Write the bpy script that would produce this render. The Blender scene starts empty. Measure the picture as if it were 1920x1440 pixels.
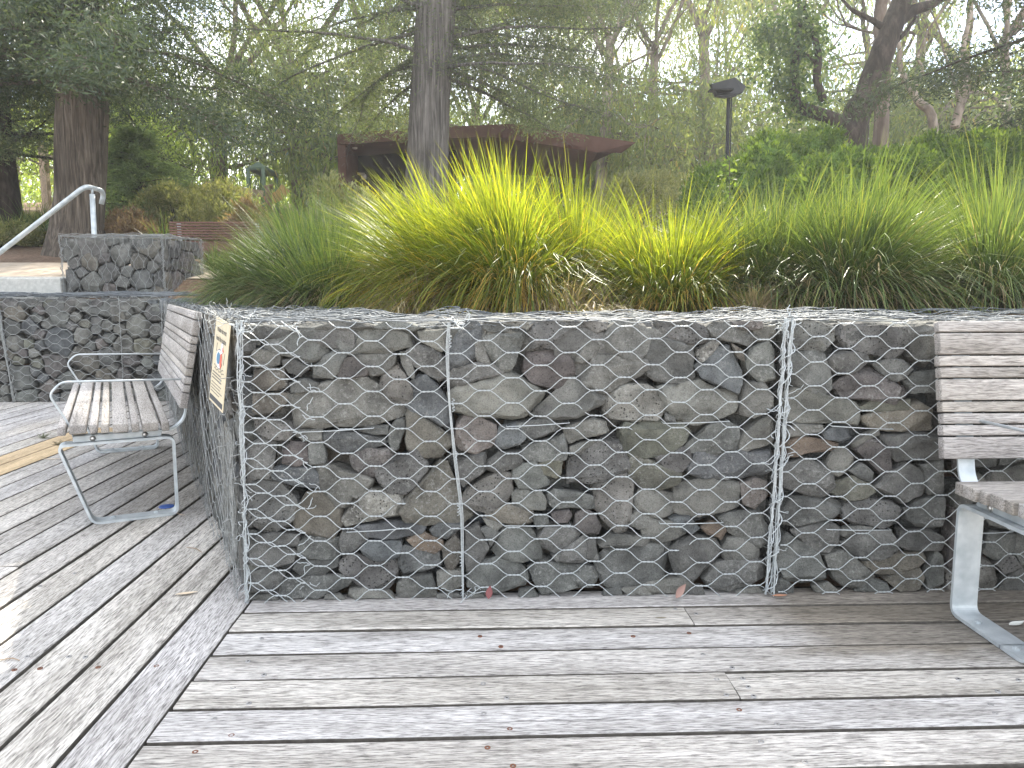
import bpy, bmesh, math, random
import numpy as np
from mathutils import Vector, Matrix, noise

# ---------------------------------------------------------------- camera, sky, sun, exposure
S = bpy.context.scene
COL = S.collection
EYE = 1.058
PITCH = math.radians(7.11)
YAW = math.radians(2.0)
FPX = 1443.0
cam_d = bpy.data.cameras.new("camera")
cam = bpy.data.objects.new("camera", cam_d)
COL.objects.link(cam)
cam.location = (0, 0, EYE)
cam.rotation_euler = (math.pi / 2 - PITCH, 0, -YAW)
cam_d.sensor_width = 36.0
cam_d.lens = 36.0 * FPX / 1920.0
cam_d.clip_start = 0.05
cam_d.clip_end = 1500
S.camera = cam
SUN_AZ = math.radians(16.0)      # clockwise from +Y towards +X
SUN_EL = math.radians(42.0)
W = bpy.data.worlds.new("World")
S.world = W
W.use_nodes = True
nt = W.node_tree
nt.nodes.clear()
sky = nt.nodes.new("ShaderNodeTexSky")
sky.sky_type = 'NISHITA'
sky.sun_disc = False
sky.sun_elevation = SUN_EL
sky.sun_rotation = SUN_AZ
sky.dust_density = 0.6
sky.air_density = 1.0
sky.ozone_density = 1.0
bg = nt.nodes.new("ShaderNodeBackground")
bg.inputs[1].default_value = 0.15
wo = nt.nodes.new("ShaderNodeOutputWorld")
# thin broken cloud mixed into the sky
tc = nt.nodes.new("ShaderNodeTexCoord")
mp = nt.nodes.new("ShaderNodeMapping")
mp.inputs['Scale'].default_value = (1.2, 1.2, 2.6)
nz = nt.nodes.new("ShaderNodeTexNoise")
nz.inputs['Scale'].default_value = 2.3
nz.inputs['Detail'].default_value = 6
cr = nt.nodes.new("ShaderNodeValToRGB")
cr.color_ramp.elements[0].position = 0.40
cr.color_ramp.elements[1].position = 0.57
mx = nt.nodes.new("ShaderNodeMix")
mx.data_type = 'RGBA'
mx.inputs[7].default_value = (7.4, 7.5, 7.6, 1)
nt.links.new(tc.outputs['Generated'], mp.inputs[0])
nt.links.new(mp.outputs[0], nz.inputs[0])
nt.links.new(nz.outputs[0], cr.inputs[0])
nt.links.new(cr.outputs[0], mx.inputs[0])
nt.links.new(sky.outputs[0], mx.inputs[6])
nt.links.new(mx.outputs[2], bg.inputs[0])
nt.links.new(bg.outputs[0], wo.inputs[0])
sd = bpy.data.lights.new("sun", 'SUN')
sd.energy = 5.0
sd.angle = math.radians(0.5)
sd.color = (1.0, 0.93, 0.80)
sun = bpy.data.objects.new("sun", sd)
COL.objects.link(sun)
sun.location = (4, 8, 20)
sv = Vector((math.sin(SUN_AZ) * math.cos(SUN_EL), math.cos(SUN_AZ) * math.cos(SUN_EL), math.sin(SUN_EL)))
sun.rotation_euler = (-sv).to_track_quat('-Z', 'Y').to_euler()
S.view_settings.view_transform = 'Standard'
S.view_settings.look = 'None'
S.view_settings.gamma = 1.0
S.view_settings.exposure = 1.75
S.cycles.max_bounces = 6
S.cycles.diffuse_bounces = 3
S.cycles.glossy_bounces = 2
S.cycles.transmission_bounces = 3
S.cycles.use_denoising = True

# ---------------------------------------------------------------- measuring the photograph
_R = Vector((math.cos(YAW), -math.sin(YAW), 0))
_F0 = Vector((math.sin(YAW), math.cos(YAW), 0))
_F = _F0 * math.cos(PITCH) - Vector((0, 0, 1)) * math.sin(PITCH)
_U = _F0 * math.sin(PITCH) + Vector((0, 0, 1)) * math.cos(PITCH)
def ray(x, y): return _F * FPX + _R * (x - 960) - _U * (y - 720)
def on_z(x, y, z=0.0):
    d = ray(x, y); t = (z - EYE) / d.z
    return Vector((0, 0, EYE)) + d * t
def on_y(x, y, Y):
    d = ray(x, y); t = Y / d.y
    return Vector((0, 0, EYE)) + d * t

# ---------------------------------------------------------------- object helpers
def tag(o, label=None, cat=None, group=None, kind=None):
    if label: o['label'] = label
    if cat: o['category'] = cat
    if group: o['group'] = group
    if kind: o['kind'] = kind
    return o
def empty(name, loc=(0, 0, 0), rz=0.0, label=None, cat=None, group=None):
    o = bpy.data.objects.new(name, None)
    COL.objects.link(o)
    o.location = loc
    o.rotation_euler = (0, 0, rz)
    o.empty_display_size = 0.1
    return tag(o, label, cat, group)
def link(name, me, mat, parent=None, smooth=True, keep_world=False):
    o = bpy.data.objects.new(name, me)
    COL.objects.link(o)
    if mat is not None and len(me.materials) == 0:
        for m in (mat if isinstance(mat, (list, tuple)) else [mat]): me.materials.append(m)
    if smooth: me.polygons.foreach_set('use_smooth', [True] * len(me.polygons))
    if parent is not None:
        o.parent = parent
        if keep_world:       # vertices were given in world space
            o.matrix_parent_inverse = parent_matrix(parent).inverted()
    return o
def parent_matrix(p):
    m = Matrix.Translation(p.location) @ p.rotation_euler.to_matrix().to_4x4()
    return m
class MB:
    """collects shapes, then links them as one mesh"""
    def __init__(s): s.v = []; s.f = []; s.m = []
    def add(s, vs, fs, mi=0):
        n = len(s.v)
        s.v.extend(vs)
        s.f.extend([tuple(i + n for i in f) for f in fs])
        s.m.extend([mi] * len(fs))
    def box(s, a, b, M=None, mi=0, bev=0.0):
        x0, y0, z0 = a; x1, y1, z1 = b
        if bev <= 0:
            vs = [(x0, y0, z0), (x1, y0, z0), (x1, y1, z0), (x0, y1, z0), (x0, y0, z1), (x1, y0, z1), (x1, y1, z1), (x0, y1, z1)]
            fs = [(0, 3, 2, 1), (4, 5, 6, 7), (0, 1, 5, 4), (1, 2, 6, 5), (2, 3, 7, 6), (3, 0, 4, 7)]
        else:
            bm = bmesh.new()
            bmesh.ops.create_cube(bm, size=1.0)
            for v in bm.verts:
                v.co = Vector(((x0 + x1) / 2 + v.co.x * (x1 - x0), (y0 + y1) / 2 + v.co.y * (y1 - y0), (z0 + z1) / 2 + v.co.z * (z1 - z0)))
            bmesh.ops.bevel(bm, geom=bm.edges[:], offset=bev, segments=2, affect='EDGES', profile=0.5)
            bm.verts.index_update()
            vs = [v.co.copy() for v in bm.verts]
            fs = [tuple(v.index for v in f.verts) for f in bm.faces]
            bm.free()
        if M is not None: vs = [M @ Vector(v) for v in vs]
        s.add(vs, fs, mi)
    def tube(s, pts, r, n=5, cap=True, mi=0):
        pts = [Vector(p) for p in pts]
        k = len(pts)
        rs = r if isinstance(r, (list, tuple)) else [r] * k
        ref = Vector((0.12, 0.31, 0.94)).normalized()
        vs = []
        prev = None
        for i, p in enumerate(pts):
            t = (pts[min(i + 1, k - 1)] - pts[max(i - 1, 0)])
            if t.length < 1e-9: t = Vector((0, 0, 1))
            t.normalize()
            if prev is None:
                a = t.cross(ref)
                if a.length < 0.05: a = t.cross(Vector((1, 0, 0)))
            else:
                a = prev - t * prev.dot(t)
                if a.length < 1e-6: a = t.cross(ref)
            a.normalize(); prev = a
            b = t.cross(a)
            for j in range(n):
                w = 2 * math.pi * j / n
                vs.append(p + (a * math.cos(w) + b * math.sin(w)) * rs[i])
        fs = []
        for i in range(k - 1):
            for j in range(n):
                q = (j + 1) % n
                fs.append((i * n + j, i * n + q, (i + 1) * n + q, (i + 1) * n + j))
        if cap:
            fs.append(tuple(range(n))[::-1])
            fs.append(tuple((k - 1) * n + j for j in range(n)))
        s.add(vs, fs, mi)
    def ribbon(s, pts, width_dir, w, t, mi=0):
        """flat bar of width w (along width_dir) and thickness t bent along pts"""
        pts = [Vector(p) for p in pts]; k = len(pts)
        wd = Vector(width_dir).normalized()
        vs = []
        for i, p in enumerate(pts):
            a = pts[min(i + 1, k - 1)] - pts[max(i - 1, 0)]
            a.normalize()
            nn = wd.cross(a).normalized()
            for sw, st in ((-1, -1), (1, -1), (1, 1), (-1, 1)):
                vs.append(p + wd * (w / 2 * sw) + nn * (t / 2 * st))
        fs = []
        for i in range(k - 1):
            for j in range(4):
                q = (j + 1) % 4
                fs.append((i * 4 + j, i * 4 + q, (i + 1) * 4 + q, (i + 1) * 4 + j))
        fs.append((0, 1, 2, 3)[::-1]); fs.append(tuple((k - 1) * 4 + j for j in range(4)))
        s.add(vs, fs, mi)
    def mesh(s, name):
        me = bpy.data.meshes.new(name)
        me.from_pydata([tuple(v) for v in s.v], [], s.f)
        me.update()
        return me
    def build(s, name, mat, parent=None, smooth=True, keep_world=False):
        me = s.mesh(name)
        if isinstance(mat, (list, tuple)):
            for m in mat: me.materials.append(m)
            me.polygons.foreach_set('material_index', s.m)
        return link(name, me, mat, parent, smooth, keep_world)

def round_path(pts, r, seg=5):
    """polyline with its inner corners rounded"""
    pts = [Vector(p) for p in pts]
    out = [pts[0]]
    for i in range(1, len(pts) - 1):
        a, b, c = pts[i - 1], pts[i], pts[i + 1]
        rr = min(r, (a - b).length * .45, (c - b).length * .45)
        p = b + (a - b).normalized() * rr; q = b + (c - b).normalized() * rr
        for k in range(seg + 1):
            t = k / seg
            out.append(p * (1 - t) ** 2 + b * 2 * t * (1 - t) + q * t * t)
    out.append(pts[-1])
    return out

# ---------------------------------------------------------------- materials
def new_mat(name):
    m = bpy.data.materials.new(name)
    m.use_nodes = True
    n = m.node_tree
    b = n.nodes['Principled BSDF']
    return m, n, b
def N(n, t, **kw):
    x = n.nodes.new(t)
    for k, v in kw.items():
        if k in x.inputs: x.inputs[k].default_value = v
        else: setattr(x, k, v)
    return x
def ramp(n, stops, src=None):
    r = n.nodes.new('ShaderNodeValToRGB')
    els = r.color_ramp.elements
    while len(els) < len(stops): els.new(0.5)
    for e, (p, c) in zip(els, stops):
        e.position = p
        e.color = (c[0], c[1], c[2], 1) if isinstance(c, (tuple, list)) else (c, c, c, 1)
    if src is not None: n.links.new(src, r.inputs[0])
    return r
def mixc(n, a, b, fac=None, mode='MIX', f=0.5):
    x = n.nodes.new('ShaderNodeMix'); x.data_type = 'RGBA'; x.blend_type = mode
    x.inputs[0].default_value = f
    for i, s in ((6, a), (7, b)):
        if isinstance(s, (tuple, list)): x.inputs[i].default_value = (s[0], s[1], s[2], 1)
        else: n.links.new(s, x.inputs[i])
    if fac is not None: n.links.new(fac, x.inputs[0])
    return x
def bump(n, b, h, strength=0.5, dist=0.01, prev=None):
    x = n.nodes.new('ShaderNodeBump')
    x.inputs['Strength'].default_value = strength
    x.inputs['Distance'].default_value = dist
    n.links.new(h, x.inputs['Height'])
    if prev is not None: n.links.new(prev.outputs[0], x.inputs['Normal'])
    n.links.new(x.outputs[0], b.inputs['Normal'])
    return x
def island_coords(n, scale=(1, 1, 1), spread=7.0):
    """object coordinates shifted at random for every loose piece"""
    t = N(n, 'ShaderNodeTexCoord'); g = N(n, 'ShaderNodeNewGeometry')
    add = N(n, 'ShaderNodeVectorMath', operation='MULTIPLY_ADD')
    cmb = N(n, 'ShaderNodeCombineXYZ')
    for i, k in enumerate((17.3, 31.7, 5.9)):
        mu = N(n, 'ShaderNodeMath', operation='MULTIPLY'); mu.inputs[1].default_value = k * spread / 7
        n.links.new(g.outputs['Random Per Island'], mu.inputs[0]); n.links.new(mu.outputs[0], cmb.inputs[i])
    ad = N(n, 'ShaderNodeVectorMath', operation='ADD')
    n.links.new(t.outputs['Object'], ad.inputs[0]); n.links.new(cmb.outputs[0], ad.inputs[1])
    m = N(n, 'ShaderNodeMapping'); m.inputs['Scale'].default_value = scale
    n.links.new(ad.outputs[0], m.inputs[0])
    n.nodes.remove(add)
    return m.outputs[0], g.outputs['Random Per Island']

def stone_mat(name, c0, c1, pits=0.0, lichen=0.6, fleck=(0.33, 0.33, 0.31)):
    m, n, b = new_mat(name)
    co, rnd = island_coords(n, (1, 1, 1))
    n1 = N(n, 'ShaderNodeTexNoise'); n1.inputs['Scale'].default_value = 9; n1.inputs['Detail'].default_value = 8; n1.inputs['Roughness'].default_value = .62
    n2 = N(n, 'ShaderNodeTexNoise'); n2.inputs['Scale'].default_value = 75; n2.inputs['Detail'].default_value = 6; n2.inputs['Roughness'].default_value = .7
    n3 = N(n, 'ShaderNodeTexNoise'); n3.inputs['Scale'].default_value = 260; n3.inputs['Detail'].default_value = 3
    n4 = N(n, 'ShaderNodeTexNoise'); n4.inputs['Scale'].default_value = 4.5; n4.inputs['Detail'].default_value = 3
    for x in (n1, n2, n3, n4): n.links.new(co, x.inputs[0])
    base = ramp(n, [(0.34, tuple(x * .82 for x in c0)), (0.5, tuple((x + y) / 2 for x, y in zip(c0, c1))), (0.66, tuple(x * 1.14 for x in c1))], n1.outputs[0])
    # each stone a little lighter or darker, warmer or colder
    tint = ramp(n, [(0.0, (.80, .81, .82)), (.22, (1.0, .99, .97)), (.42, (.88, .87, .88)), (.62, (1.10, 1.08, 1.04)), (.8, (.92, .94, .94)), (1.0, (1.2, 1.18, 1.12))], rnd)
    tint.color_ramp.interpolation = 'CONSTANT'
    t1 = mixc(n, base.outputs[0], tint.outputs[0], mode='MULTIPLY', f=1.0)
    fl = ramp(n, [(0.52, 0.0), (0.64, 1.0)], n2.outputs[0])
    pa = ramp(n, [(0.42, 0.0), (0.62, 1.0)], n4.outputs[0])
    mu = N(n, 'ShaderNodeMath', operation='MULTIPLY'); n.links.new(fl.outputs[0], mu.inputs[0]); n.links.new(pa.outputs[0], mu.inputs[1])
    mu2 = N(n, 'ShaderNodeMath', operation='MULTIPLY'); n.links.new(mu.outputs[0], mu2.inputs[0]); mu2.inputs[1].default_value = lichen
    t2 = mixc(n, t1.outputs[2], fleck, fac=mu2.outputs[0])
    dk = ramp(n, [(0.34, 0.50), (0.5, 1.05)], n3.outputs[0])
    t3 = mixc(n, t2.outputs[2], dk.outputs[0], mode='MULTIPLY', f=.7)
    out = t3.outputs[2]
    b.inputs['Roughness'].default_value = 0.88
    b.inputs['Specular IOR Level'].default_value = 0.3
    bp = bump(n, b, n1.outputs[0], .9, .03)
    bp = bump(n, b, n2.outputs[0], 1.0, .009, bp)
    bp = bump(n, b, n3.outputs[0], .9, .003, bp)
    if pits > 0:
        vo = N(n, 'ShaderNodeTexVoronoi'); vo.inputs['Scale'].default_value = 95; n.links.new(co, vo.inputs[0])
        vo.inputs['Randomness'].default_value = 1.0
        vr = ramp(n, [(0.16, 0.0), (0.30, 1.0)], vo.outputs['Distance'])
        sel = ramp(n, [(0.45, 1.0), (0.55, 0.0)], N_color_gray(n, vo.outputs['Color']))
        mxp = N(n, 'ShaderNodeMath', operation='MAXIMUM'); n.links.new(vr.outputs[0], mxp.inputs[0]); n.links.new(sel.outputs[0], mxp.inputs[1])
        bp = bump(n, b, mxp.outputs[0], 1.0, .006 * pits, bp)
        dkp = ramp(n, [(0.0, 0.25), (1.0, 1.0)], mxp.outputs[0])
        out = mixc(n, out, dkp.outputs[0], mode='MULTIPLY', f=min(1, pits)).outputs[2]
    n.links.new(out, b.inputs['Base Color'])
    return m
def N_color_gray(n, c):
    s = N(n, 'ShaderNodeSeparateColor'); n.links.new(c, s.inputs[0]); return s.outputs[0]

STONE = {
    'n': stone_mat('basalt_grey', (.097, .096, .089), (.186, .184, .170)),
    'k': stone_mat('basalt_blue', (.085, .088, .089), (.162, .167, .168)),
    'v': stone_mat('basalt_pitted', (.100, .096, .090), (.190, .183, .172), pits=1.0, lichen=.5),
    'p': stone_mat('basalt_pale_pitted', (.13, .126, .116), (.27, .265, .24), pits=1.3, lichen=.8, fleck=(.42, .41, .38)),
    'b': stone_mat('stone_brown', (.104, .095, .080), (.190, .174, .146)),
    'y': stone_mat('stone_olive', (.108, .107, .086), (.190, .186, .150)),
    'r': stone_mat('stone_reddish', (.098, .088, .083), (.180, .160, .150), pits=.5),
    'l': stone_mat('stone_light', (.115, .116, .106), (.208, .208, .188)),
    'o': stone_mat('stone_rust', (.145, .108, .083), (.23, .178, .135)),
}

def wood_mat(name, axis, light=(.63, .600, .560), mid=(.38, .358, .332), dark=(.10, .091, .082), streak=1.0, warm=None, zone=None):
    """weathered grey timber; the grain runs along axis (0 = x, 1 = y)"""
    m, n, b = new_mat(name)
    def sc(a, c, z=None):
        v = [c, c, c]; v[axis] = a
        return tuple(v)
    co, rnd = island_coords(n, (1, 1, 1), 11)
    def mapped(scale):
        mm = N(n, 'ShaderNodeMapping'); mm.inputs['Scale'].default_value = scale; n.links.new(co, mm.inputs[0]); return mm.outputs[0]
    a = N(n, 'ShaderNodeTexNoise'); a.inputs['Scale'].default_value = 1; a.inputs['Detail'].default_value = 7; a.inputs['Roughness'].default_value = .68; a.inputs['Distortion'].default_value = .35
    n.links.new(mapped(sc(22, 230)), a.inputs[0])
    c = N(n, 'ShaderNodeTexNoise'); c.inputs['Scale'].default_value = 1; c.inputs['Detail'].default_value = 5; c.inputs['Roughness'].default_value = .6
    n.links.new(mapped(sc(1.6, 12)), c.inputs[0])
    d = N(n, 'ShaderNodeTexNoise'); d.inputs['Scale'].default_value = 1; d.inputs['Detail'].default_value = 4
    n.links.new(mapped(sc(30, 420)), d.inputs[0])
    k = N(n, 'ShaderNodeTexNoise'); k.inputs['Scale'].default_value = 1; k.inputs['Detail'].default_value = 2
    n.links.new(mapped(sc(.8, 60)), k.inputs[0])
    r1 = ramp(n, [(0.33, dark), (0.45, mid), (0.56, light), (0.8, tuple(min(.75, x * 1.18) for x in light))], a.outputs[0])
    r2 = ramp(n, [(0.35, (.66, .65, .63)), (0.65, (1.12, 1.12, 1.12))], c.outputs[0])
    r3 = ramp(n, [(0.32, .70), (0.55, 1.04)], d.outputs[0])
    r4 = ramp(n, [(0.30, .55), (0.36, 1.0)], k.outputs[0])
    t = mixc(n, r1.outputs[0], r2.outputs[0], mode='MULTIPLY', f=.9)
    t = mixc(n, t.outputs[2], r3.outputs[0], mode='MULTIPLY', f=.85)
    t = mixc(n, t.outputs[2], r4.outputs[0], mode='MULTIPLY', f=.7)
    rr = ramp(n, [(0, (.84, .82, .80)), (.3, (1.0, 1.0, 1.02)), (.55, (.92, .92, .96)), (.8, (1.05, 1.03, 1.0)), (1, (.9, .88, .85))], rnd)
    t = mixc(n, t.outputs[2], rr.outputs[0], mode='MULTIPLY', f=1.0)
    if warm: t = mixc(n, t.outputs[2], warm, mode='MULTIPLY', f=1.0)
    out = t.outputs[2]
    if zone is not None: out = zone(n, out)
    n.links.new(out, b.inputs['Base Color'])
    b.inputs['Roughness'].default_value = .82
    b.inputs['Specular IOR Level'].default_value = .35
    bp = bump(n, b, a.outputs[0], .9, .0045)
    bp = bump(n, b, d.outputs[0], .5, .0012, bp)
    return m
def plain(name, col, rough=.6, metal=0.0, bumpscale=None, bs=.2, bd=.003, var=None, spec=.5):
    m, n, b = new_mat(name)
    b.inputs['Base Color'].default_value = (*col, 1)
    b.inputs['Roughness'].default_value = rough
    b.inputs['Metallic'].default_value = metal
    b.inputs['Specular IOR Level'].default_value = spec
    if bumpscale:
        t = N(n, 'ShaderNodeTexCoord')
        x = N(n, 'ShaderNodeTexNoise'); x.inputs['Scale'].default_value = bumpscale; x.inputs['Detail'].default_value = 6
        n.links.new(t.outputs['Object'], x.inputs[0])
        bump(n, b, x.outputs[0], bs, bd)
        if var:
            r = ramp(n, [(0.35, col), (0.68, var)], x.outputs[0])
            n.links.new(r.outputs[0], b.inputs['Base Color'])
    return m
def bench_shade(n, col):
    """painted shade: boards darkened around the second bench and the wall foot"""
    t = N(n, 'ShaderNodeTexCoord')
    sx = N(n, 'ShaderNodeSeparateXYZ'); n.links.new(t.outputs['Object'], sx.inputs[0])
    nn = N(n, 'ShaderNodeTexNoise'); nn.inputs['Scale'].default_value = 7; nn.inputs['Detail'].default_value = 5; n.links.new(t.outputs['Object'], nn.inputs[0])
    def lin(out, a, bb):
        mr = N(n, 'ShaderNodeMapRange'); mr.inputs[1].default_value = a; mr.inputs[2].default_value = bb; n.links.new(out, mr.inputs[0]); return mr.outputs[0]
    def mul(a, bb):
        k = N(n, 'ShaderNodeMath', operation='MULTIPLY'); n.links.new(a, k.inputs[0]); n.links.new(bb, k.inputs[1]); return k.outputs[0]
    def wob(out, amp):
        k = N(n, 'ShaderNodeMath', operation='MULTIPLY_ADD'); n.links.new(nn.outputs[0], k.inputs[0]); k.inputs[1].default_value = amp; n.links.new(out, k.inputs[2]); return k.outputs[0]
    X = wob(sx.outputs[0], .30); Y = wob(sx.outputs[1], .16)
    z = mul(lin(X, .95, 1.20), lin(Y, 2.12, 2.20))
    dark = mixc(n, col, (.50, .47, .42), mode='MULTIPLY', f=1.0)  # shade of bench and wall, put into the board colour
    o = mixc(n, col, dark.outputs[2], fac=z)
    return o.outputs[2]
M_DECK_X = wood_mat('deck_timber_across', 0, zone=bench_shade)
M_DECK_Y = wood_mat('deck_timber_along', 1)
M_SLAT = wood_mat('bench_timber', 0, light=(.50, .468, .435), mid=(.34, .316, .292), dark=(.16, .146, .132))
M_NEWWOOD = wood_mat('new_timber', 1, light=(.58, .44, .27), mid=(.50, .37, .21), dark=(.36, .25, .14))
M_POST = wood_mat('post_timber', 2, light=(.42, .33, .22), mid=(.30, .23, .15), dark=(.12, .09, .06))
M_BROWNWOOD = wood_mat('stained_timber', 0, light=(.19, .105, .085), mid=(.15, .08, .065), dark=(.08, .045, .038))
M_WIRE = plain('galvanised_wire', (.52, .55, .555), .5, .35, 160, .25, .0006, (.38, .40, .405))
M_LID = plain('darkened_lid_wire', (.17, .185, .20), .65, .2, 160, .25, .0006, (.11, .12, .125))  # lid wire darkened in colour to offset the sun's glare
M_WIRE_DULL = plain('dull_galvanised_wire', (.36, .37, .36), .6, .35, 160, .25, .0006, (.24, .24, .23))
M_STEEL = plain('galvanised_steel', (.56, .59, .60), .5, .35, 19, .25, .0015, (.40, .435, .45))
M_BOLT = plain('bolt_steel', (.62, .60, .57), .3, .9)
M_RUST = plain('rusty_screw', (.20, .085, .045), .8, .2, 300, .4, .001, (.11, .05, .035))
M_SCREW = plain('screw_steel', (.32, .31, .30), .5, .6)
M_HOLE = plain('screw_recess', (.02, .018, .016), .9)
M_DARK = plain('under_deck_dark', (.030, .026, .022), .95, 0, 40, .6, .01, (.05, .042, .033))  # dark colour standing in for shade below the boards
M_EDGE = plain('board_edges', (.085, .074, .062), .95, 0, 60, .5, .002, (.14, .125, .105))  # dirty board sides, also darkened to paint shade into the gaps
M_CONC = plain('concrete', (.40, .39, .36), .85, 0, 30, .3, .003, (.52, .51, .47))
M_BLACK = plain('black_steel', (.012, .012, .014), .6, .0, spec=.3)
M_RUSTPANEL = plain('weathered_steel_cladding', (.110, .058, .044), .8, .1, 3.5, .1, .003, (.150, .082, .062), spec=.2)
M_INNER = plain('dark_brown_cladding', (.052, .038, .034), .8, spec=.2)
M_GREENPAINT = plain('green_paint', (.085, .12, .085), .6, spec=.2)
M_ORANGE = plain('orange_plastic', (.40, .21, .09), .6)
M_LAMPWHITE = plain('lamp_white', (.75, .74, .70), .4)
M_BLUE = plain('blue_plastic', (.035, .095, .34), .4)
# ---------------------------------------------------------------- stones
def clip_poly(poly, px, py, nx, ny):
    out = []
    k = len(poly)
    for i in range(k):
        a = poly[i]; b = poly[(i + 1) % k]
        da = (a[0] - px) * nx + (a[1] - py) * ny
        db = (b[0] - px) * nx + (b[1] - py) * ny
        if da <= 0: out.append(a)
        if (da < 0 < db) or (db < 0 < da):
            t = da / (da - db)
            out.append((a[0] + (b[0] - a[0]) * t, a[1] + (b[1] - a[1]) * t))
    return out
def pack(u0, u1, v0, v1, size, rng, gap=.006, flat=1.25, keep=None, avoid=None):
    """packed stone outlines (cells of uneven size) over a rectangle"""
    pts = []
    tries = 0
    while tries < 6000:
        tries += 1
        s = size * rng.choice((.55, .8, 1, 1, 1.25, 1.6))
        p = (rng.uniform(u0, u1), rng.uniform(v0, v1), s)
        if avoid and avoid(p[0], p[1]): continue
        if all(((p[0] - q[0]) / flat) ** 2 + (p[1] - q[1]) ** 2 > ((p[2] + q[2]) * .42) ** 2 for q in pts):
            pts.append(p)
    cells = []
    for i, p in enumerate(pts):
        r = p[2] * 1.0
        poly = [(p[0] + math.cos(a) * r * flat * .62 * rng.uniform(.85, 1.1), p[1] + math.sin(a) * r * .62 * rng.uniform(.85, 1.1)) for a in [k * 2 * math.pi / 9 + rng.uniform(-.25, .25) for k in range(9)]]
        for j, q in enumerate(pts):
            if i == j: continue
            dx, dy = q[0] - p[0], q[1] - p[1]
            L = math.hypot(dx, dy)
            if L > (p[2] + q[2]) * 1.6: continue
            w = p[2] / (p[2] + q[2])
            mx_, my_ = p[0] + dx * w, p[1] + dy * w
            nx, ny = dx / L, dy / L
            a = rng.uniform(-.18, .18)
            nx, ny = nx * math.cos(a) - ny * math.sin(a), nx * math.sin(a) + ny * math.cos(a)
            poly = clip_poly(poly, mx_ - nx * gap, my_ - ny * gap, nx, ny)
            if len(poly) < 3: break
        for (cx, cy, nx, ny) in ((u0, 0, -1, 0), (u1, 0, 1, 0), (0, v0, 0, -1), (0, v1, 0, 1)):
            if len(poly) >= 3: poly = clip_poly(poly, cx, cy, nx, ny)
        if len(poly) >= 4: cells.append(poly)
    return cells
def poly_area(p):
    return abs(sum(p[i][0] * p[(i + 1) % len(p)][1] - p[(i + 1) % len(p)][0] * p[i][1] for i in range(len(p)))) / 2
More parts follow.
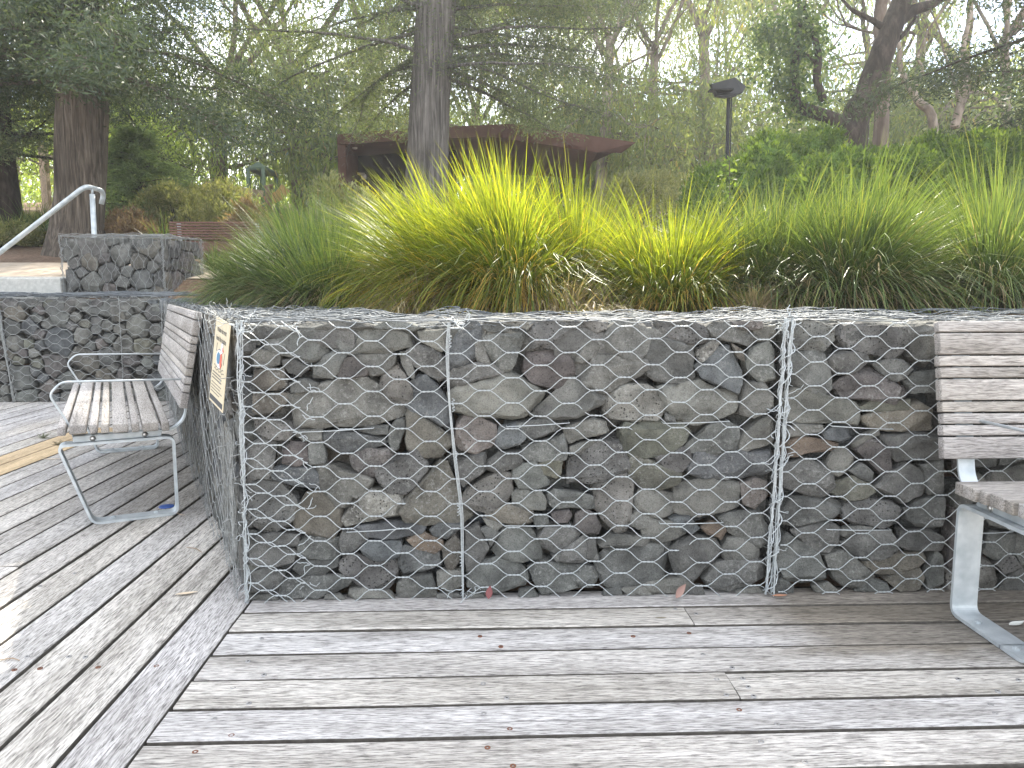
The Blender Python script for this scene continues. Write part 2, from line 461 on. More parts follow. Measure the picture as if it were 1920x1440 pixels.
def stone_mesh(name, poly, O, U, V, Nn, rng, fine=.014, proud=0.0, rough=1.0, roundness=.55):
    """a solid stone whose outline on the face plane is poly; Nn points outwards"""
    k = len(poly)
    cx = sum(p[0] for p in poly) / k; cy = sum(p[1] for p in poly) / k
    size = math.sqrt(max(poly_area(poly), 1e-5))
    d = size * rng.uniform(.13, .24)
    bm = bmesh.new()
    def put(s, w, jit):
        for (x, y) in poly:
            j = rng.uniform(-jit, jit) * size
            j2 = rng.uniform(-jit, jit) * size
            bm.verts.new((cx + (x - cx) * s + j, cy + (y - cy) * s + j2, w + rng.uniform(-1, 1) * jit * size * .8))
    put(1.0, -d, .0)
    put(1.0, -d - size * .3, .03)
    sF = rng.uniform(.66, .90)
    tilt = (rng.uniform(-.22, .22), rng.uniform(-.22, .22))
    for (x, y) in poly:
        xx = cx + (x - cx) * sF * rng.uniform(.85, 1.12); yy = cy + (y - cy) * sF * rng.uniform(.85, 1.12)
        bm.verts.new((xx, yy, proud - .004 + (xx - cx) * tilt[0] + (yy - cy) * tilt[1] - rng.uniform(0, .06) * size))
    put(.95, -d * .45, .03)
    put(.7, -d - size * .75, .08)
    bmesh.ops.convex_hull(bm, input=bm.verts[:])
    bmesh.ops.delete(bm, geom=[v for v in bm.verts if not v.link_faces], context='VERTS')
    top_w = max(v.co.z for v in bm.verts)
    for _ in range(rng.randint(2, 4)):          # broken faces
        az = rng.uniform(0, 2 * math.pi); tl = rng.uniform(.25, .95)
        pn = Vector((math.cos(az) * math.sin(tl), math.sin(az) * math.sin(tl), math.cos(tl)))
        sup = max((v.co - Vector((cx, cy, 0))).dot(pn) for v in bm.verts)
        pc = Vector((cx, cy, 0)) + pn * (sup - size * rng.uniform(.03, .10))
        geo = bm.verts[:] + bm.edges[:] + bm.faces[:]
        bmesh.ops.bisect_plane(bm, geom=geo, plane_co=pc, plane_no=pn, clear_outer=True)
        cs = [v.co.copy() for v in bm.verts]
        if len(cs) < 6: continue
        bm.clear()
        for c in cs: bm.verts.new(c)
        bmesh.ops.convex_hull(bm, input=bm.verts[:])
        bmesh.ops.delete(bm, geom=[v for v in bm.verts if not v.link_faces], context='VERTS')
    bmesh.ops.dissolve_limit(bm, angle_limit=math.radians(9), verts=bm.verts[:], edges=bm.edges[:])
    try:
        bmesh.ops.bevel(bm, geom=bm.edges[:], offset=min(.009, size * .085) * (roundness / .55), segments=2, affect='EDGES', profile=.6, clamp_overlap=True)
    except Exception: pass
    bmesh.ops.triangulate(bm, faces=bm.faces[:])
    for _ in range(2):
        es = [e for e in bm.edges if e.calc_length() > fine * 1.5]
        if not es or len(bm.verts) > 2500: break
        bmesh.ops.subdivide_edges(bm, edges=es, cuts=1)
        bmesh.ops.triangulate(bm, faces=[f for f in bm.faces if len(f.verts) > 3])
    bm.normal_update()
    off = Vector((rng.uniform(-50, 50), rng.uniform(-50, 50), rng.uniform(-50, 50)))
    mv = []
    for v in bm.verts:
        q = v.co + off
        a = noise.noise(q * 14) * .0070 + noise.noise(q * 34) * .0048 + (noise.noise(q * 80)) * .0028
        mv.append(v.normal * a * rough * min(1.4, size / .09))
    for v, m in zip(bm.verts, mv): v.co += m
    bmesh.ops.smooth_vert(bm, verts=bm.verts[:], factor=.22, use_axis_x=True, use_axis_y=True, use_axis_z=True)
    T = Matrix(((U.x, V.x, Nn.x, O.x), (U.y, V.y, Nn.y, O.y), (U.z, V.z, Nn.z, O.z), (0, 0, 0, 1)))
    bm.transform(T)
    bmesh.ops.recalc_face_normals(bm, faces=bm.faces[:])
    me = bpy.data.meshes.new(name)
    bm.to_mesh(me); bm.free()
    return me
def join_meshes(name, meshes, mats):
    """one mesh out of several, keeping each one's material"""
    V_, F_, MI = [], [], []
    n = 0
    for me, mi in meshes:
        co = np.empty(len(me.vertices) * 3, 'f'); me.vertices.foreach_get('co', co)
        V_.append(co.reshape(-1, 3))
        fs = [tuple(i + n for i in p.vertices) for p in me.polygons]
        F_ += fs; MI += [mi] * len(fs)
        n += len(me.vertices)
        bpy.data.meshes.remove(me)
    out = bpy.data.meshes.new(name)
    out.from_pydata(np.concatenate(V_).tolist(), [], F_)
    for m in mats: out.materials.append(m)
    out.polygons.foreach_set('material_index', MI)
    out.update()
    return out
KEYS = list(STONE)
def add_stones(root, specs, rng, cap=97):
    """specs: (poly, type, (O,U,V,N), options). The largest become parts, the rest one loose fill"""
    specs = sorted(specs, key=lambda s: -poly_area(s[0]) * (s[3].get('pri', 1)))
    small = []
    for i, (poly, ty, fr, opt) in enumerate(specs):
        o2 = {k: v for k, v in opt.items() if k != 'pri'}
        me = stone_mesh('stone', poly, *fr, rng, **o2)
        if i < cap: link('stone', me, STONE[ty], root, True, True)
        else: small.append((me, KEYS.index(ty)))
    if small:
        me = join_meshes('small_stones', small, [STONE[k] for k in KEYS])
        tag(link('small_stones', me, None, root, True, True), kind='stuff')
def fill_behind(root, frames, rng):
    """darker stones deeper inside the basket, seen through the gaps"""
    small = []
    for (u0, u1, v0, v1, size, fr, depth) in frames:
        O, U, V, Nn = fr
        fr2 = (O - Nn * depth, U, V, Nn)
        for poly in pack(u0, u1, v0, v1, size, rng, gap=-.004):
            small.append((stone_mesh('s', poly, *fr2, rng, fine=.05), KEYS.index(rng.choice('nnnkbv'))))
    me = join_meshes('inner_stones', small, [STONE[k] for k in KEYS])
    tag(link('inner_stones', me, None, root, True, True), kind='stuff')

# ---------------------------------------------------------------- hexagonal wire netting
PU, PV = .0925, .0846
def hexnet(mb, O, U, V, Nn, u0, u1, v0, v1, pu=PU, pv=PV, r=.00145, tw=.0215, off=.003, amp=.006, seed=0, ph=(0, 0), skip=None, bulge=None, fine=True):
    """double-twist netting; the twists run along U"""
    sd_ = Vector((seed * 3.7, seed * 1.3, seed * 9.1))
    rg = random.Random(seed * 77 + 5)
    def P(u, v, w=0.0):
        q = Vector((u * 2.3, v * 2.3, 0)) + sd_
        q2 = Vector((u * 9, v * 9, 3)) + sd_
        du = noise.noise(q) * amp * 1.5 + noise.noise(q2) * amp * .45
        dv = noise.noise(q + Vector((9, 4, 2))) * amp * 1.5 + noise.noise(q2 + Vector((5, 5, 5))) * amp * .45
        dw = off + noise.noise(q + Vector((1, 7, 5))) * amp * 1.1 + abs(noise.noise(q2)) * amp * .3
        if bulge: dw += bulge(u, v)
        return O + U * (u + du) + V * (v + dv) + Nn * (dw + w)
    i0 = int(math.floor((u0 - ph[0]) / pu)); i1 = int(math.ceil((u1 - ph[0]) / pu))
    for i in range(i0, i1 + 1):
        uc = ph[0] + i * pu
        sh = .5 * (i % 2)
        j0 = int(math.floor((v0 - ph[1]) / pv)) - 1; j1 = int(math.ceil((v1 - ph[1]) / pv)) + 1
        for j in range(j0, j1):
            vc = ph[1] + (j + sh) * pv
            if skip and skip(uc, vc): continue
            ua, ub = max(uc - tw, u0), min(uc + tw, u1)
            if v0 - .002 <= vc <= v1 + .002 and ub > ua + .004:
                if fine:
                    for s in (0, math.pi):
                        pts = []
                        K = 9
                        for k in range(K):
                            t = k / (K - 1); u = uc - tw + 2 * tw * t
                            if u < u0 - .001 or u > u1 + .001: continue
                            a = s + t * math.pi * 3
                            fade = 1 if 0 < k < K - 1 else .6
                            pts.append(P(u, vc) + V * (math.sin(a) * r * 1.05 * fade) + Nn * (math.cos(a) * r * 1.05))
                        if len(pts) > 1: mb.tube(pts, r, 4, False)
                else:
                    mb.tube([P(ua, vc), P(ub, vc)], r * 1.7, 4, False)
            for sgn in (1, -1):
                a = (uc + tw, vc + sgn * r); b = (uc + pu - tw, vc + sgn * pv * .5 - sgn * r)
                # clip the strand against the panel
                t0, t1 = 0.0, 1.0
                du, dv = b[0] - a[0], b[1] - a[1]
                for (p, q) in ((-du, a[0] - u0), (du, u1 - a[0]), (-dv, a[1] - v0), (dv, v1 - a[1])):
                    if abs(p) < 1e-9:
                        if q < 0: t0, t1 = 1, 0
                    else:
                        t = q / p
                        if p < 0: t0 = max(t0, t)
                        else: t1 = min(t1, t)
                if t1 - t0 < .05: continue
                bend = rg.uniform(.0008, .0030)
                pts = []
                for k in range(5):
                    t = t0 + (t1 - t0) * k / 4
                    s_ = math.sin(t * math.pi * 2) * bend
                    pts.append(P(a[0] + du * t, a[1] + dv * t - sgn * s_))
                mb.tube(pts, r, 4, False)
def spiral(mb, path, R, r, turns_per_m, rng, n=5):
    """lacing wire wound round an edge"""
    path = [Vector(p) for p in path]
    L = (path[-1] - path[0]).length
    d = (path[-1] - path[0]).normalized()
    a = d.cross(Vector((.3, .9, .2))).normalized(); b = d.cross(a)
    K = int(L * turns_per_m * 9)
    pts = []
    for i in range(K + 1):
        t = i / K
        w = 2 * math.pi * turns_per_m * L * (t + .012 * math.sin(t * 37))
        rr = R * (1 + .45 * noise.noise(Vector((t * 23, R * 99, 1))))
        q = path[0].lerp(path[-1], t)
        pts.append(q + (a * math.cos(w) + b * math.sin(w)) * rr)
    mb.tube(pts, r, n, False)
def wavy(mb, a, b, r, rng, amp=.006, n=5, seg=None):
    a = Vector(a); b = Vector(b); L = (b - a).length
    k = seg or max(3, int(L / .035))
    sx = rng.uniform(0, 90)
    pts = []
    for i in range(k + 1):
        t = i / k
        p = a.lerp(b, t)
        o = Vector((noise.noise(Vector((sx, t * L * 9, 0))), noise.noise(Vector((sx, t * L * 9, 7))), noise.noise(Vector((sx, t * L * 9, 17))))) * amp
        pts.append(p + o)
    mb.tube(pts, r, n, False)
def edge_bundle(mb, a, b, rng, n=4, spread=.008, r=.0016, wind=True):
    a = Vector(a); b = Vector(b)
    for i in range(n):
        o = Vector((rng.uniform(-1, 1), rng.uniform(-1, 1), rng.uniform(-1, 1))) * spread
        o2 = Vector((rng.uniform(-1, 1), rng.uniform(-1, 1), rng.uniform(-1, 1))) * spread
        wavy(mb, a + o, b + o2, r * rng.uniform(.85, 1.3), rng, .006)
    if wind:
        spiral(mb, (a, b), spread * 1.05, r, 17, rng, 4)
        spiral(mb, (a + Vector((.004, 0, 0)), b), spread * 1.5, r * .9, 7, rng, 4)
def snags(mb, a, b, rng, n, r=.0013, size=.02):
    """loose twisted ends along an edge"""
    a = Vector(a); b = Vector(b)
    for _ in range(n):
        p = a.lerp(b, rng.random()) + Vector((rng.uniform(-1, 1), rng.uniform(-1, 1), rng.uniform(-1, 1))) * size * .4
        pts = [p]
        d = Vector((rng.uniform(-1, 1), rng.uniform(-1, 1), rng.uniform(-1, 1))).normalized()
        for k in range(7):
            d = (d + Vector((rng.uniform(-1, 1), rng.uniform(-1, 1), rng.uniform(-1, 1))) * .8).normalized()
            pts.append(pts[-1] + d * size * .35)
        mb.tube(pts, r, 4, False)
# ---------------------------------------------------------------- traced stones of the front baskets
# tile letter: origin of the tile on the photograph (x, y); points are tenths of a tile unit (5.143 units per pixel)
TILE = {'A1': (450, 580), 'A2': (780, 580), 'A3': (1110, 580), 'A4': (1440, 580), 'B1': (450, 850), 'B2': (780, 850), 'B3': (1110, 850), 'B4': (1440, 850)}
TR = """A1 n 15,20 22,17 55,20 60,24 50,27 20,31 14,26
A1 l 20,32 30,27 50,26 70,30 81,40 80,45 66,51 45,44 30,42 22,38
A1 n 11,42 16,38 27,40 38,45 36,54 25,57 13,57
A1 n 40,50 50,49 64,57 56,65 46,62 41,55
A1 b 12,60 22,57 40,58 42,66 43,74 30,80 14,79 11,70
A1 b 11,81 30,82 44,82 44,90 35,98 20,104 11,100
A1 n 68,24 85,19 108,19 106,25 109,38 95,38 80,36 66,30
A1 l 109,26 120,20 150,20 160,24 162,36 140,43 120,42 109,40
A1 n 72,19 90,12 112,11 130,17 112,19 85,18
A1 l 125,18 140,12 160,12 176,18 165,21 150,19
A1 n 69,56 80,46 95,39 101,42 100,46 93,62 88,68 70,67
A1 r 96,49 105,46 118,48 126,56 120,66 98,67 92,64
A1 n 110,45 150,43 148,53 138,62 124,66 128,56 120,48
A1 n 154,42 164,42 168,62 167,68 160,64 155,52
A1 v 134,72 139,62 150,55 158,64 164,76 166,88 158,93 146,92 138,86
A1 n 46,84 70,80 78,74 95,69 122,68 130,80 140,94 160,95 163,100 145,108 120,114 80,116 56,116 50,104
A1 n 45,72 60,68 74,72 70,79 48,81
A2 k 1,66 10,64 20,75 24,80 31,88 32,110 28,116 18,110 5,104 -10,95 -12,80
A1 v 12,106 28,106 46,112 50,118 46,127 28,127 14,120
A1 n 54,117 77,117 77,129 60,128 52,122
A1 n 113,118 124,114 142,113 142,122 128,122
A1 k 78,124 90,119 120,123 136,125 140,130 120,138 98,140 84,134
A1 n 143,118 150,108 158,106 158,118 152,136 146,140 142,128
A2 b -6,98 8,106 26,118 33,122 32,132 24,143 6,145 -8,136 -10,118
B1 n 6,-6 20,-14 32,-8 31,5 28,27 10,26 5,14
B1 r 39,-2 48,-10 62,-8 64,10 50,14 40,10
B1 n 64,-8 78,-8 82,5 80,12 66,12
B1 v 5,34 20,28 40,31 48,42 54,54 50,66 34,78 20,77 6,68
B1 k 29,18 40,14 68,17 74,24 73,36 56,34 30,27
B1 n 72,14 90,14 110,22 127,27 118,45 104,56 80,52 75,36
B1 r 104,4 120,-4 144,-2 145,8 135,14 128,24 118,24 108,14
B1 v 129,20 140,15 150,5 168,0 178,12 179,18 170,32 158,40 146,40 134,30
B2 b -16,58 -8,44 4,30 22,10 28,12 34,22 38,46 46,52 51,62 44,68 6,71 -10,68
B1 p 97,66 104,56 116,46 124,38 135,38 155,42 158,50 152,62 130,63 118,70 102,72
B1 b 50,70 52,56 62,40 74,38 78,50 94,57 95,70 90,82 75,83 54,77
B1 n 12,83 30,79 54,80 54,90 30,92 14,88
B1 n 8,89 24,93 50,93 53,98 50,108 30,112 8,110
B1 n 54,88 62,84 92,84 95,92 92,105 70,103 56,100
B1 n 96,86 98,78 122,78 122,84 110,96 97,100
B1 k 112,74 140,68 165,70 176,74 170,82 140,86 124,82
B1 k 114,94 120,88 154,87 155,96 150,104 130,106 118,100
B2 o -8,86 6,78 24,86 25,92 18,98 0,94
B2 k 14,76 22,70 44,70 44,74 30,84 18,82
B2 b 25,95 36,82 42,90 42,102 36,114 30,114 27,106
B1 k 155,98 158,92 172,96 190,96 193,110 175,118 158,120 152,110
B1 v 94,108 104,100 120,106 148,106 150,116 146,130 128,138 108,126 96,116
B1 n 50,114 56,106 76,104 92,106 92,112 80,118 58,120
B1 n 70,128 86,120 98,119 104,126 92,136 72,142 40,144 36,136 42,122 60,122
B1 n 8,117 26,113 40,120 36,130 28,136 8,136
B1 n 150,130 158,123 176,121 186,126 188,140 150,142
B1 n 106,134 120,132 140,136 146,142 102,143
B1 n 82,138 94,137 100,143 80,143
B1 n 8,138 28,138 34,144 8,144
A2 l 2,22 18,20 28,20 30,26 30,38 24,40 4,32
A2 n -10,42 4,35 20,40 28,52 30,64 20,70 4,58 -10,50
A2 k 31,38 40,22 48,10 58,8 63,16 64,28 58,48 44,56 31,60 30,46
A2 p 82,8 95,4 112,6 113,14 108,20 94,16 84,10
A2 n 66,12 80,11 92,17 88,22 70,22 64,18
A2 l 66,28 74,22 104,23 105,28 100,42 92,60 84,63 74,52 68,42
A2 n 57,30 63,30 67,46 72,53 60,51 57,44
A2 v 112,12 122,-2 152,-4 158,6 166,18 166,26 144,36 132,40 112,38 110,24
A2 v 162,6 174,4 186,10 184,20 172,24 167,16
A2 n 156,50 164,34 172,30 178,36 174,44 162,52
A2 n 31,66 36,58 56,53 74,55 82,62 74,66 54,72 34,78
A2 l 32,82 40,76 54,74 74,67 92,64 104,70 116,78 124,84 114,96 104,106 76,108 58,106 36,100
A2 r 104,62 108,44 132,42 145,42 153,52 154,62 148,72 138,78 124,76 112,70
A2 l 112,104 118,94 132,86 150,67 166,75 182,85 180,94 156,105 130,107 113,106
A3 n -12,62 -6,52 8,44 32,48 52,49 53,58 40,68 14,82 4,78 -8,70
A2 r 38,128 40,112 46,106 62,106 76,114 80,124 72,134 58,141 42,138
A2 k 78,128 82,115 96,113 106,119 108,124 100,132 86,135 79,132
A2 n 98,112 120,108 136,111 138,116 124,124 110,128 106,118
A2 n 103,144 104,135 126,127 142,122 145,132 145,146 130,150 110,148
A2 n 144,116 156,110 172,107 184,109 186,118 170,124 150,130 146,124
A2 n 150,134 168,127 176,128 160,138 149,142
B3 v -22,20 -22,6 -6,-4 10,-13 30,-8 36,10 34,20 14,28 -4,32 -20,30
B2 n 40,12 50,4 66,2 66,18 56,26 46,34 42,28
B2 n 69,10 80,0 100,0 103,10 96,16 78,20 68,16
B2 v 46,48 50,36 64,26 80,20 90,24 93,38 86,50 72,58 60,58 50,54
B2 l 94,18 104,12 116,10 124,24 130,30 118,36 100,35 94,26
B2 y 119,12 130,8 142,8 141,20 136,26 124,22
B2 l 93,40 100,36 120,38 126,48 124,55 104,55 94,52
B2 n 127,42 134,36 150,40 170,44 170,54 150,56 134,55 128,50
B2 b 68,60 78,52 90,52 112,57 114,68 100,70 80,68 70,64
B2 n 64,64 74,67 84,71 78,76 68,70
B2 r 131,60 136,57 148,57 151,62 146,68 134,68
B2 r 156,62 164,56 174,62 180,72 178,80 162,80 156,72
B2 n 63,75 70,72 80,78 72,90 68,84
B2 n 48,76 60,73 67,86 71,92 64,106 50,114 47,100
B2 l 76,86 84,75 98,71 110,75 119,90 120,104 100,106 80,103 74,96
B2 n 119,83 125,73 150,73 159,80 152,92 134,99 124,94
B2 n 132,101 152,94 163,83 174,88 176,104 158,108 138,106
B2 n 51,118 62,108 80,104 96,108 108,120 104,130 80,136 56,136 50,128
B2 n 110,113 124,108 150,109 170,112 174,122 170,130 146,134 124,138 116,126
B2 n 20,118 28,114 43,116 44,130 30,136 22,130
B2 n 0,122 14,120 18,130 10,138 0,138
B2 n 115,60 127,62 128,70 118,74 114,66
B2 n 100,134 112,132 118,141 100,141
B2 n 20,138 40,136 44,141 20,142
B2 n 48,137 64,137 66,142 48,142
A3 l 10,32 18,20 28,12 44,11 52,18 58,28 58,36 46,48 28,46 14,40
A3 r 38,-4 72,-6 74,2 60,10 46,8
A3 v 63,10 70,6 98,7 108,16 112,26 110,32 98,33 80,29 67,26 64,16
A3 n 57,29 72,30 92,34 100,37 100,48 98,64 94,70 76,73 56,64 53,58 54,44
A3 l 112,18 120,14 134,14 152,22 163,28 154,37 138,32 118,26
A3 r 137,12 146,8 166,8 166,18 156,20 140,18
A3 p 102,44 104,38 118,31 124,33 116,46 106,52
A3 k 103,56 114,49 122,38 134,37 142,50 146,60 148,70 142,80 120,72 108,66
A3 l 150,50 158,38 172,32 178,40 178,66 164,70 152,60
A3 b 137,34 148,40 149,50 142,47
A3 n 149,75 152,72 170,71 177,82 177,96 160,106 146,102 148,88
A3 p 16,90 20,82 36,74 56,74 62,78 68,88 73,98 66,108 56,110 40,106 20,106 15,98
A3 l 67,78 82,74 106,70 130,80 142,85 144,92 140,98 120,108 106,113 90,108 74,98
A3 n 72,101 80,105 82,110 72,108
A3 y 31,120 36,112 50,110 84,112 94,120 92,130 76,140 62,144 40,143 30,134
A3 n 93,134 108,124 118,112 132,110 144,116 144,126 140,138 120,142 96,140
A3 n 146,128 150,120 164,108 176,106 178,130 160,136 144,140
B3 y 37,14 42,4 56,6 68,18 86,22 86,28 70,36 54,38 42,30
B3 v 64,6 80,-4 96,-2 98,8 88,18 74,20
B3 k 96,14 104,2 120,0 150,2 174,0 178,16 168,22 140,26 108,27 98,22
B3 n 82,31 110,29 145,33 145,44 143,54 120,60 96,64 84,58 82,44
B3 r 147,32 160,27 170,30 172,42 160,56 148,50
B3 v 3,36 14,29 34,22 40,31 41,52 40,62 32,76 24,78 14,68 4,54
B3 n 42,46 48,39 66,38 80,41 83,48 80,60 66,66 54,62 43,54
B3 n 36,64 44,57 56,63 66,67 56,74 46,76 38,72
B3 n 50,77 64,68 80,68 92,79 80,84 66,88 52,82
B3 k 76,65 82,62 96,63 106,74 98,80 90,77
B3 o 108,74 118,68 130,72 131,78 126,85 114,80
B3 l 127,66 134,60 150,58 164,60 172,72 172,84 164,90 144,84 132,76
B3 n 8,89 20,80 40,80 58,84 56,90 36,92 10,93
B3 n 6,104 16,95 50,93 74,89 78,94 74,112 70,120 50,126 26,132 14,128 8,116
B3 n 77,98 86,87 104,82 122,86 128,98 118,112 108,122 96,128 82,118
B3 n 129,94 134,84 150,85 164,92 164,102 150,107 132,106
B3 n 111,124 122,109 136,109 160,103 168,110 169,122 158,128 134,134 116,134
B3 n 46,129 62,123 88,124 98,129 92,138 52,139
B3 n 30,133 50,130 60,139 36,139
B3 n 14,134 28,130 30,139 12,139
B3 n 96,131 108,130 110,139 94,139
B3 n 140,135 160,130 170,138 142,139
B3 n -5,84 4,86 6,100 0,106 -4,104
B3 n -2,114 4,116 5,126 -3,128
A4 p 24,10 36,4 52,8 68,18 68,30 56,38 30,40 22,36 21,20
A4 n 21,44 30,41 56,41 61,50 62,64 66,76 56,84 30,76 20,68
A4 v 72,26 78,16 96,14 120,16 136,20 138,32 134,42 118,47 98,42 80,38
A4 n 63,46 76,42 96,43 100,50 88,62 72,64 64,58
A4 n 107,54 118,48 134,50 142,58 134,68 126,70 112,62
A4 r 68,76 82,66 92,58 106,57 118,67 134,75 138,82 126,92 110,90 96,88 76,86
A4 l 18,84 30,77 50,81 70,88 88,91 92,102 88,112 60,110 36,108 20,110
A4 y 92,97 104,89 120,90 140,89 140,98 116,102 98,100
A4 b 96,105 120,102 150,92 160,98 160,118 120,118 100,112
A4 n 137,70 146,62 172,60 172,82 144,82
A4 n 140,20 156,16 172,18 172,40 158,56 142,46
A4 n 18,118 30,112 54,113 56,118 40,122 18,124
A4 k 56,120 66,114 80,114 81,124 72,128 58,126
A4 o 16,131 36,125 60,127 71,131 64,138 44,142 18,144
A4 n 84,130 100,121 108,116 110,122 98,128 86,134
A4 n 114,124 130,121 172,122 172,145 130,147 118,137
B4 r 88,-2 100,-12 112,-12 120,0 122,16 114,24 106,12
B4 n 80,18 94,12 105,20 104,30 90,25
B4 n 60,12 68,-4 80,-2 86,8 82,18 70,22 62,18
B4 n 13,26 20,12 38,6 54,12 66,22 66,34 58,42 40,42 20,34
B4 y 64,40 70,30 84,24 100,30 106,38 98,46 78,46
B4 n 12,66 26,45 40,43 60,47 74,49 74,58 56,70 30,72 14,70
B4 n 108,34 116,24 136,12 150,18 157,34 150,42 134,50 120,42
B4 v 76,56 80,49 100,45 122,49 130,56 124,68 114,74 96,70 78,64
B4 n 136,56 150,46 172,44 172,70 150,74 138,66
B4 n 152,14 172,8 174,40 160,40
B4 n 28,77 44,71 64,69 70,74 70,90 62,98 44,96 36,86
B4 n 12,92 24,81 36,89 50,100 58,110 58,122 46,128 20,124 10,110
B4 n 70,76 90,71 104,74 100,80 80,84 72,81
B4 n 71,88 84,83 104,77 120,77 131,88 126,98 108,106 94,106 78,94
B4 n 132,77 160,77 172,84 170,95 140,95 131,91
B4 n 57,101 76,97 84,101 94,112 106,122 100,130 84,132 68,124 62,112
B4 b 97,109 112,103 126,99 152,99 156,104 150,111 126,118 106,118
B4 b 118,124 130,115 150,113 153,122 150,134 130,134
B4 n 8,125 16,121 26,130 26,137 8,137
B4 n 46,131 60,127 72,136 48,138
B4 n 88,134 104,125 118,128 120,137 88,137
B4 n 155,120 166,98 173,102 172,128 157,134"""

YF = 2.530                      # plane of the front face
GTOP = 0.952
SEAM = 0.997                    # x of the laced joint between the two front baskets
CX = -.812                      # the free corner
FF = (Vector((0, YF, 0)), Vector((1, 0, 0)), Vector((0, 0, 1)), Vector((0, -1, 0)))
specA, specB = [], []
for line in TR.splitlines():
    w = line.split()
    ox, oy = TILE[w[0]]
    poly = []
    for q in w[2:]:
        a, b_ = q.split(',')
        p = on_y(ox + float(a) * 10 / 5.143, oy + float(b_) * 10 / 5.143, YF - .012)
        poly.append((p.x, max(.004, min(p.z, GTOP - .004))))
    # close the gaps a little: stones rest against each other
    cx = sum(p[0] for p in poly) / len(poly); cz = sum(p[1] for p in poly) / len(poly)
    poly = [(cx + (p[0] - cx) * 1.085, cz + (p[1] - cz) * 1.085) for p in poly]
    if poly_area(poly) < 1e-4: continue
    (specA if cx < SEAM else specB).append((poly, w[1], FF, {}))
rs = random.Random(11)
# right-hand part of the second basket, beyond what shows beside the bench
XR = 3.3
for poly in pack(1.62, XR, 0.0, GTOP - .01, .125, rs, gap=.003): specB.append((poly, rs.choice('nnnnnkvlbr'), FF, {}))
# stones on the tops, lying flat
TOPD = 1.0
SD = Vector((-math.sin(math.radians(24.6)), math.cos(math.radians(24.6)), 0))      # along the side face
SN = Vector((-SD.y, SD.x, 0))                                                      # its outward side (left)
def side_line(y): return CX + (y - YF) * SD.x / SD.y
TF = (Vector((0, 0, GTOP - .016)), Vector((1, 0, 0)), Vector((0, 1, 0)), Vector((0, 0, 1)))
def top_cells(x0, x1, y0, y1, size, keep):
    out = []
    for poly in pack(x0, x1, y0, y1, size, rs, gap=.003):
        cx = sum(p[0] for p in poly) / len(poly); cy = sum(p[1] for p in poly) / len(poly)
        if keep(cx, cy) and min(p[0] - side_line(p[1]) for p in poly) > .02: out.append((poly, rs.choice('nnnllvbvn'), TF, {'proud': rs.uniform(-.012, .022), 'pri': .35}))
    return out
specA += top_cells(-1.3, SEAM, YF + .01, YF + TOPD, .125, lambda x, y: x > side_line(y) + .62 * (y > YF + .5) - .0 and x > side_line(y) + .05)
specB += top_cells(SEAM, XR, YF + .01, YF + TOPD, .13, lambda x, y: True)

def basket(name, loc, label):
    return empty(name, loc, 0, label, 'gabion basket', 'wire baskets of stones that form the retaining wall')
gA = basket('gabion_basket', (.1, YF + .5, 0), 'wide stone basket facing the front deck, between the free corner and the thick laced seam')
add_stones(gA, specA, random.Random(3), 97)
gB = basket('gabion_basket', (2.1, YF + .5, 0), 'rock filled wire basket behind the large bench, right of the thick laced seam')
add_stones(gB, specB, random.Random(4), 97)
for g, x0, x1, sd_ in ((gA, CX + .02, SEAM, 1), (gB, SEAM, XR, 2)):
    fill_behind(g, [(x0, x1, .02, GTOP - .07, .15, FF, .085)], random.Random(sd_))

# netting of the front faces: row and column phase read from the photograph
ph = on_y(750.4, 661.5, YF)       # a twist in the fourth column
def ph_for(x, z, even=True): return (x, z)
rw = random.Random(8)
mb = MB()
hexnet(mb, *FF, CX + .012, SEAM - .005, .004, GTOP, r=.00150, off=.007, amp=.0055, seed=1, ph=(ph.x - 6 * PU, ph.z - 8 * PV))
# overlap at the corner: a second sheet wraps round for two cells, its twisted ends left standing
hexnet(mb, *FF, CX + .012, CX + .205, .004, GTOP, r=.0015, off=.010, amp=.0065, seed=7, ph=(ph.x - 6 * PU - .047, ph.z - 8 * PV + .030))
for i in range(11):
    z = .05 + i * PV
    p0 = Vector((CX + .215 + rw.uniform(-.01, .01), YF - .012, z))
    snags(mb, p0, p0 + Vector((.01, 0, .02)), rw, 2, .0014, .022)
mb.build('wire_netting', M_WIRE, gA, True, True)
mb = MB()
edge_bundle(mb, (CX + .004, YF - .012, .0), (CX + .018, YF - .012, GTOP), rw, 4, .007, .0019)
snags(mb, (CX + .005, YF - .012, .0), (CX + .018, YF - .012, GTOP), rw, 34, .0012, .018)
snags(mb, (CX + .018, YF - .01, GTOP - .03), (CX + .06, YF, GTOP + .01), rw, 14, .0012, .022)
mb.build('corner_lacing', M_WIRE, gA, True, True)
mb = MB()
a = on_y(842, 606, YF - .014); b = on_y(868, 1122, YF - .014)
c1 = on_y(838, 660, YF - .014); c2 = on_y(842, 752, YF - .014); c3 = on_y(852, 850, YF - .014); c4 = on_y(866, 960, YF - .014)
for o in (0, .0035, -.003):
    mb.tube(round_path([p + Vector((o * (1 + .5 * math.sin(i * 2.2)), -abs(o) * .5, 0)) for i, p in enumerate((a, c1, c2, c3, c4, b))], .05), .0015, 5, False)
for y_ in (640, 760, 858, 955, 1050, 1105):
    t = (y_ - 606) / 516
    p = on_y(842 + 26 * t, y_, YF - .016)
    spiral(mb, (p - Vector((0, 0, .022)), p + Vector((0, 0, .022))), .004, .0014, 90, rw, 4)
snags(mb, b, b + Vector((.01, 0, .04)), rw, 8, .0014, .035)
snags(mb, a, a + Vector((.05, .01, .004)), rw, 12, .0014, .025)
mb.build('stiffening_wire', M_WIRE, gA, True, True)
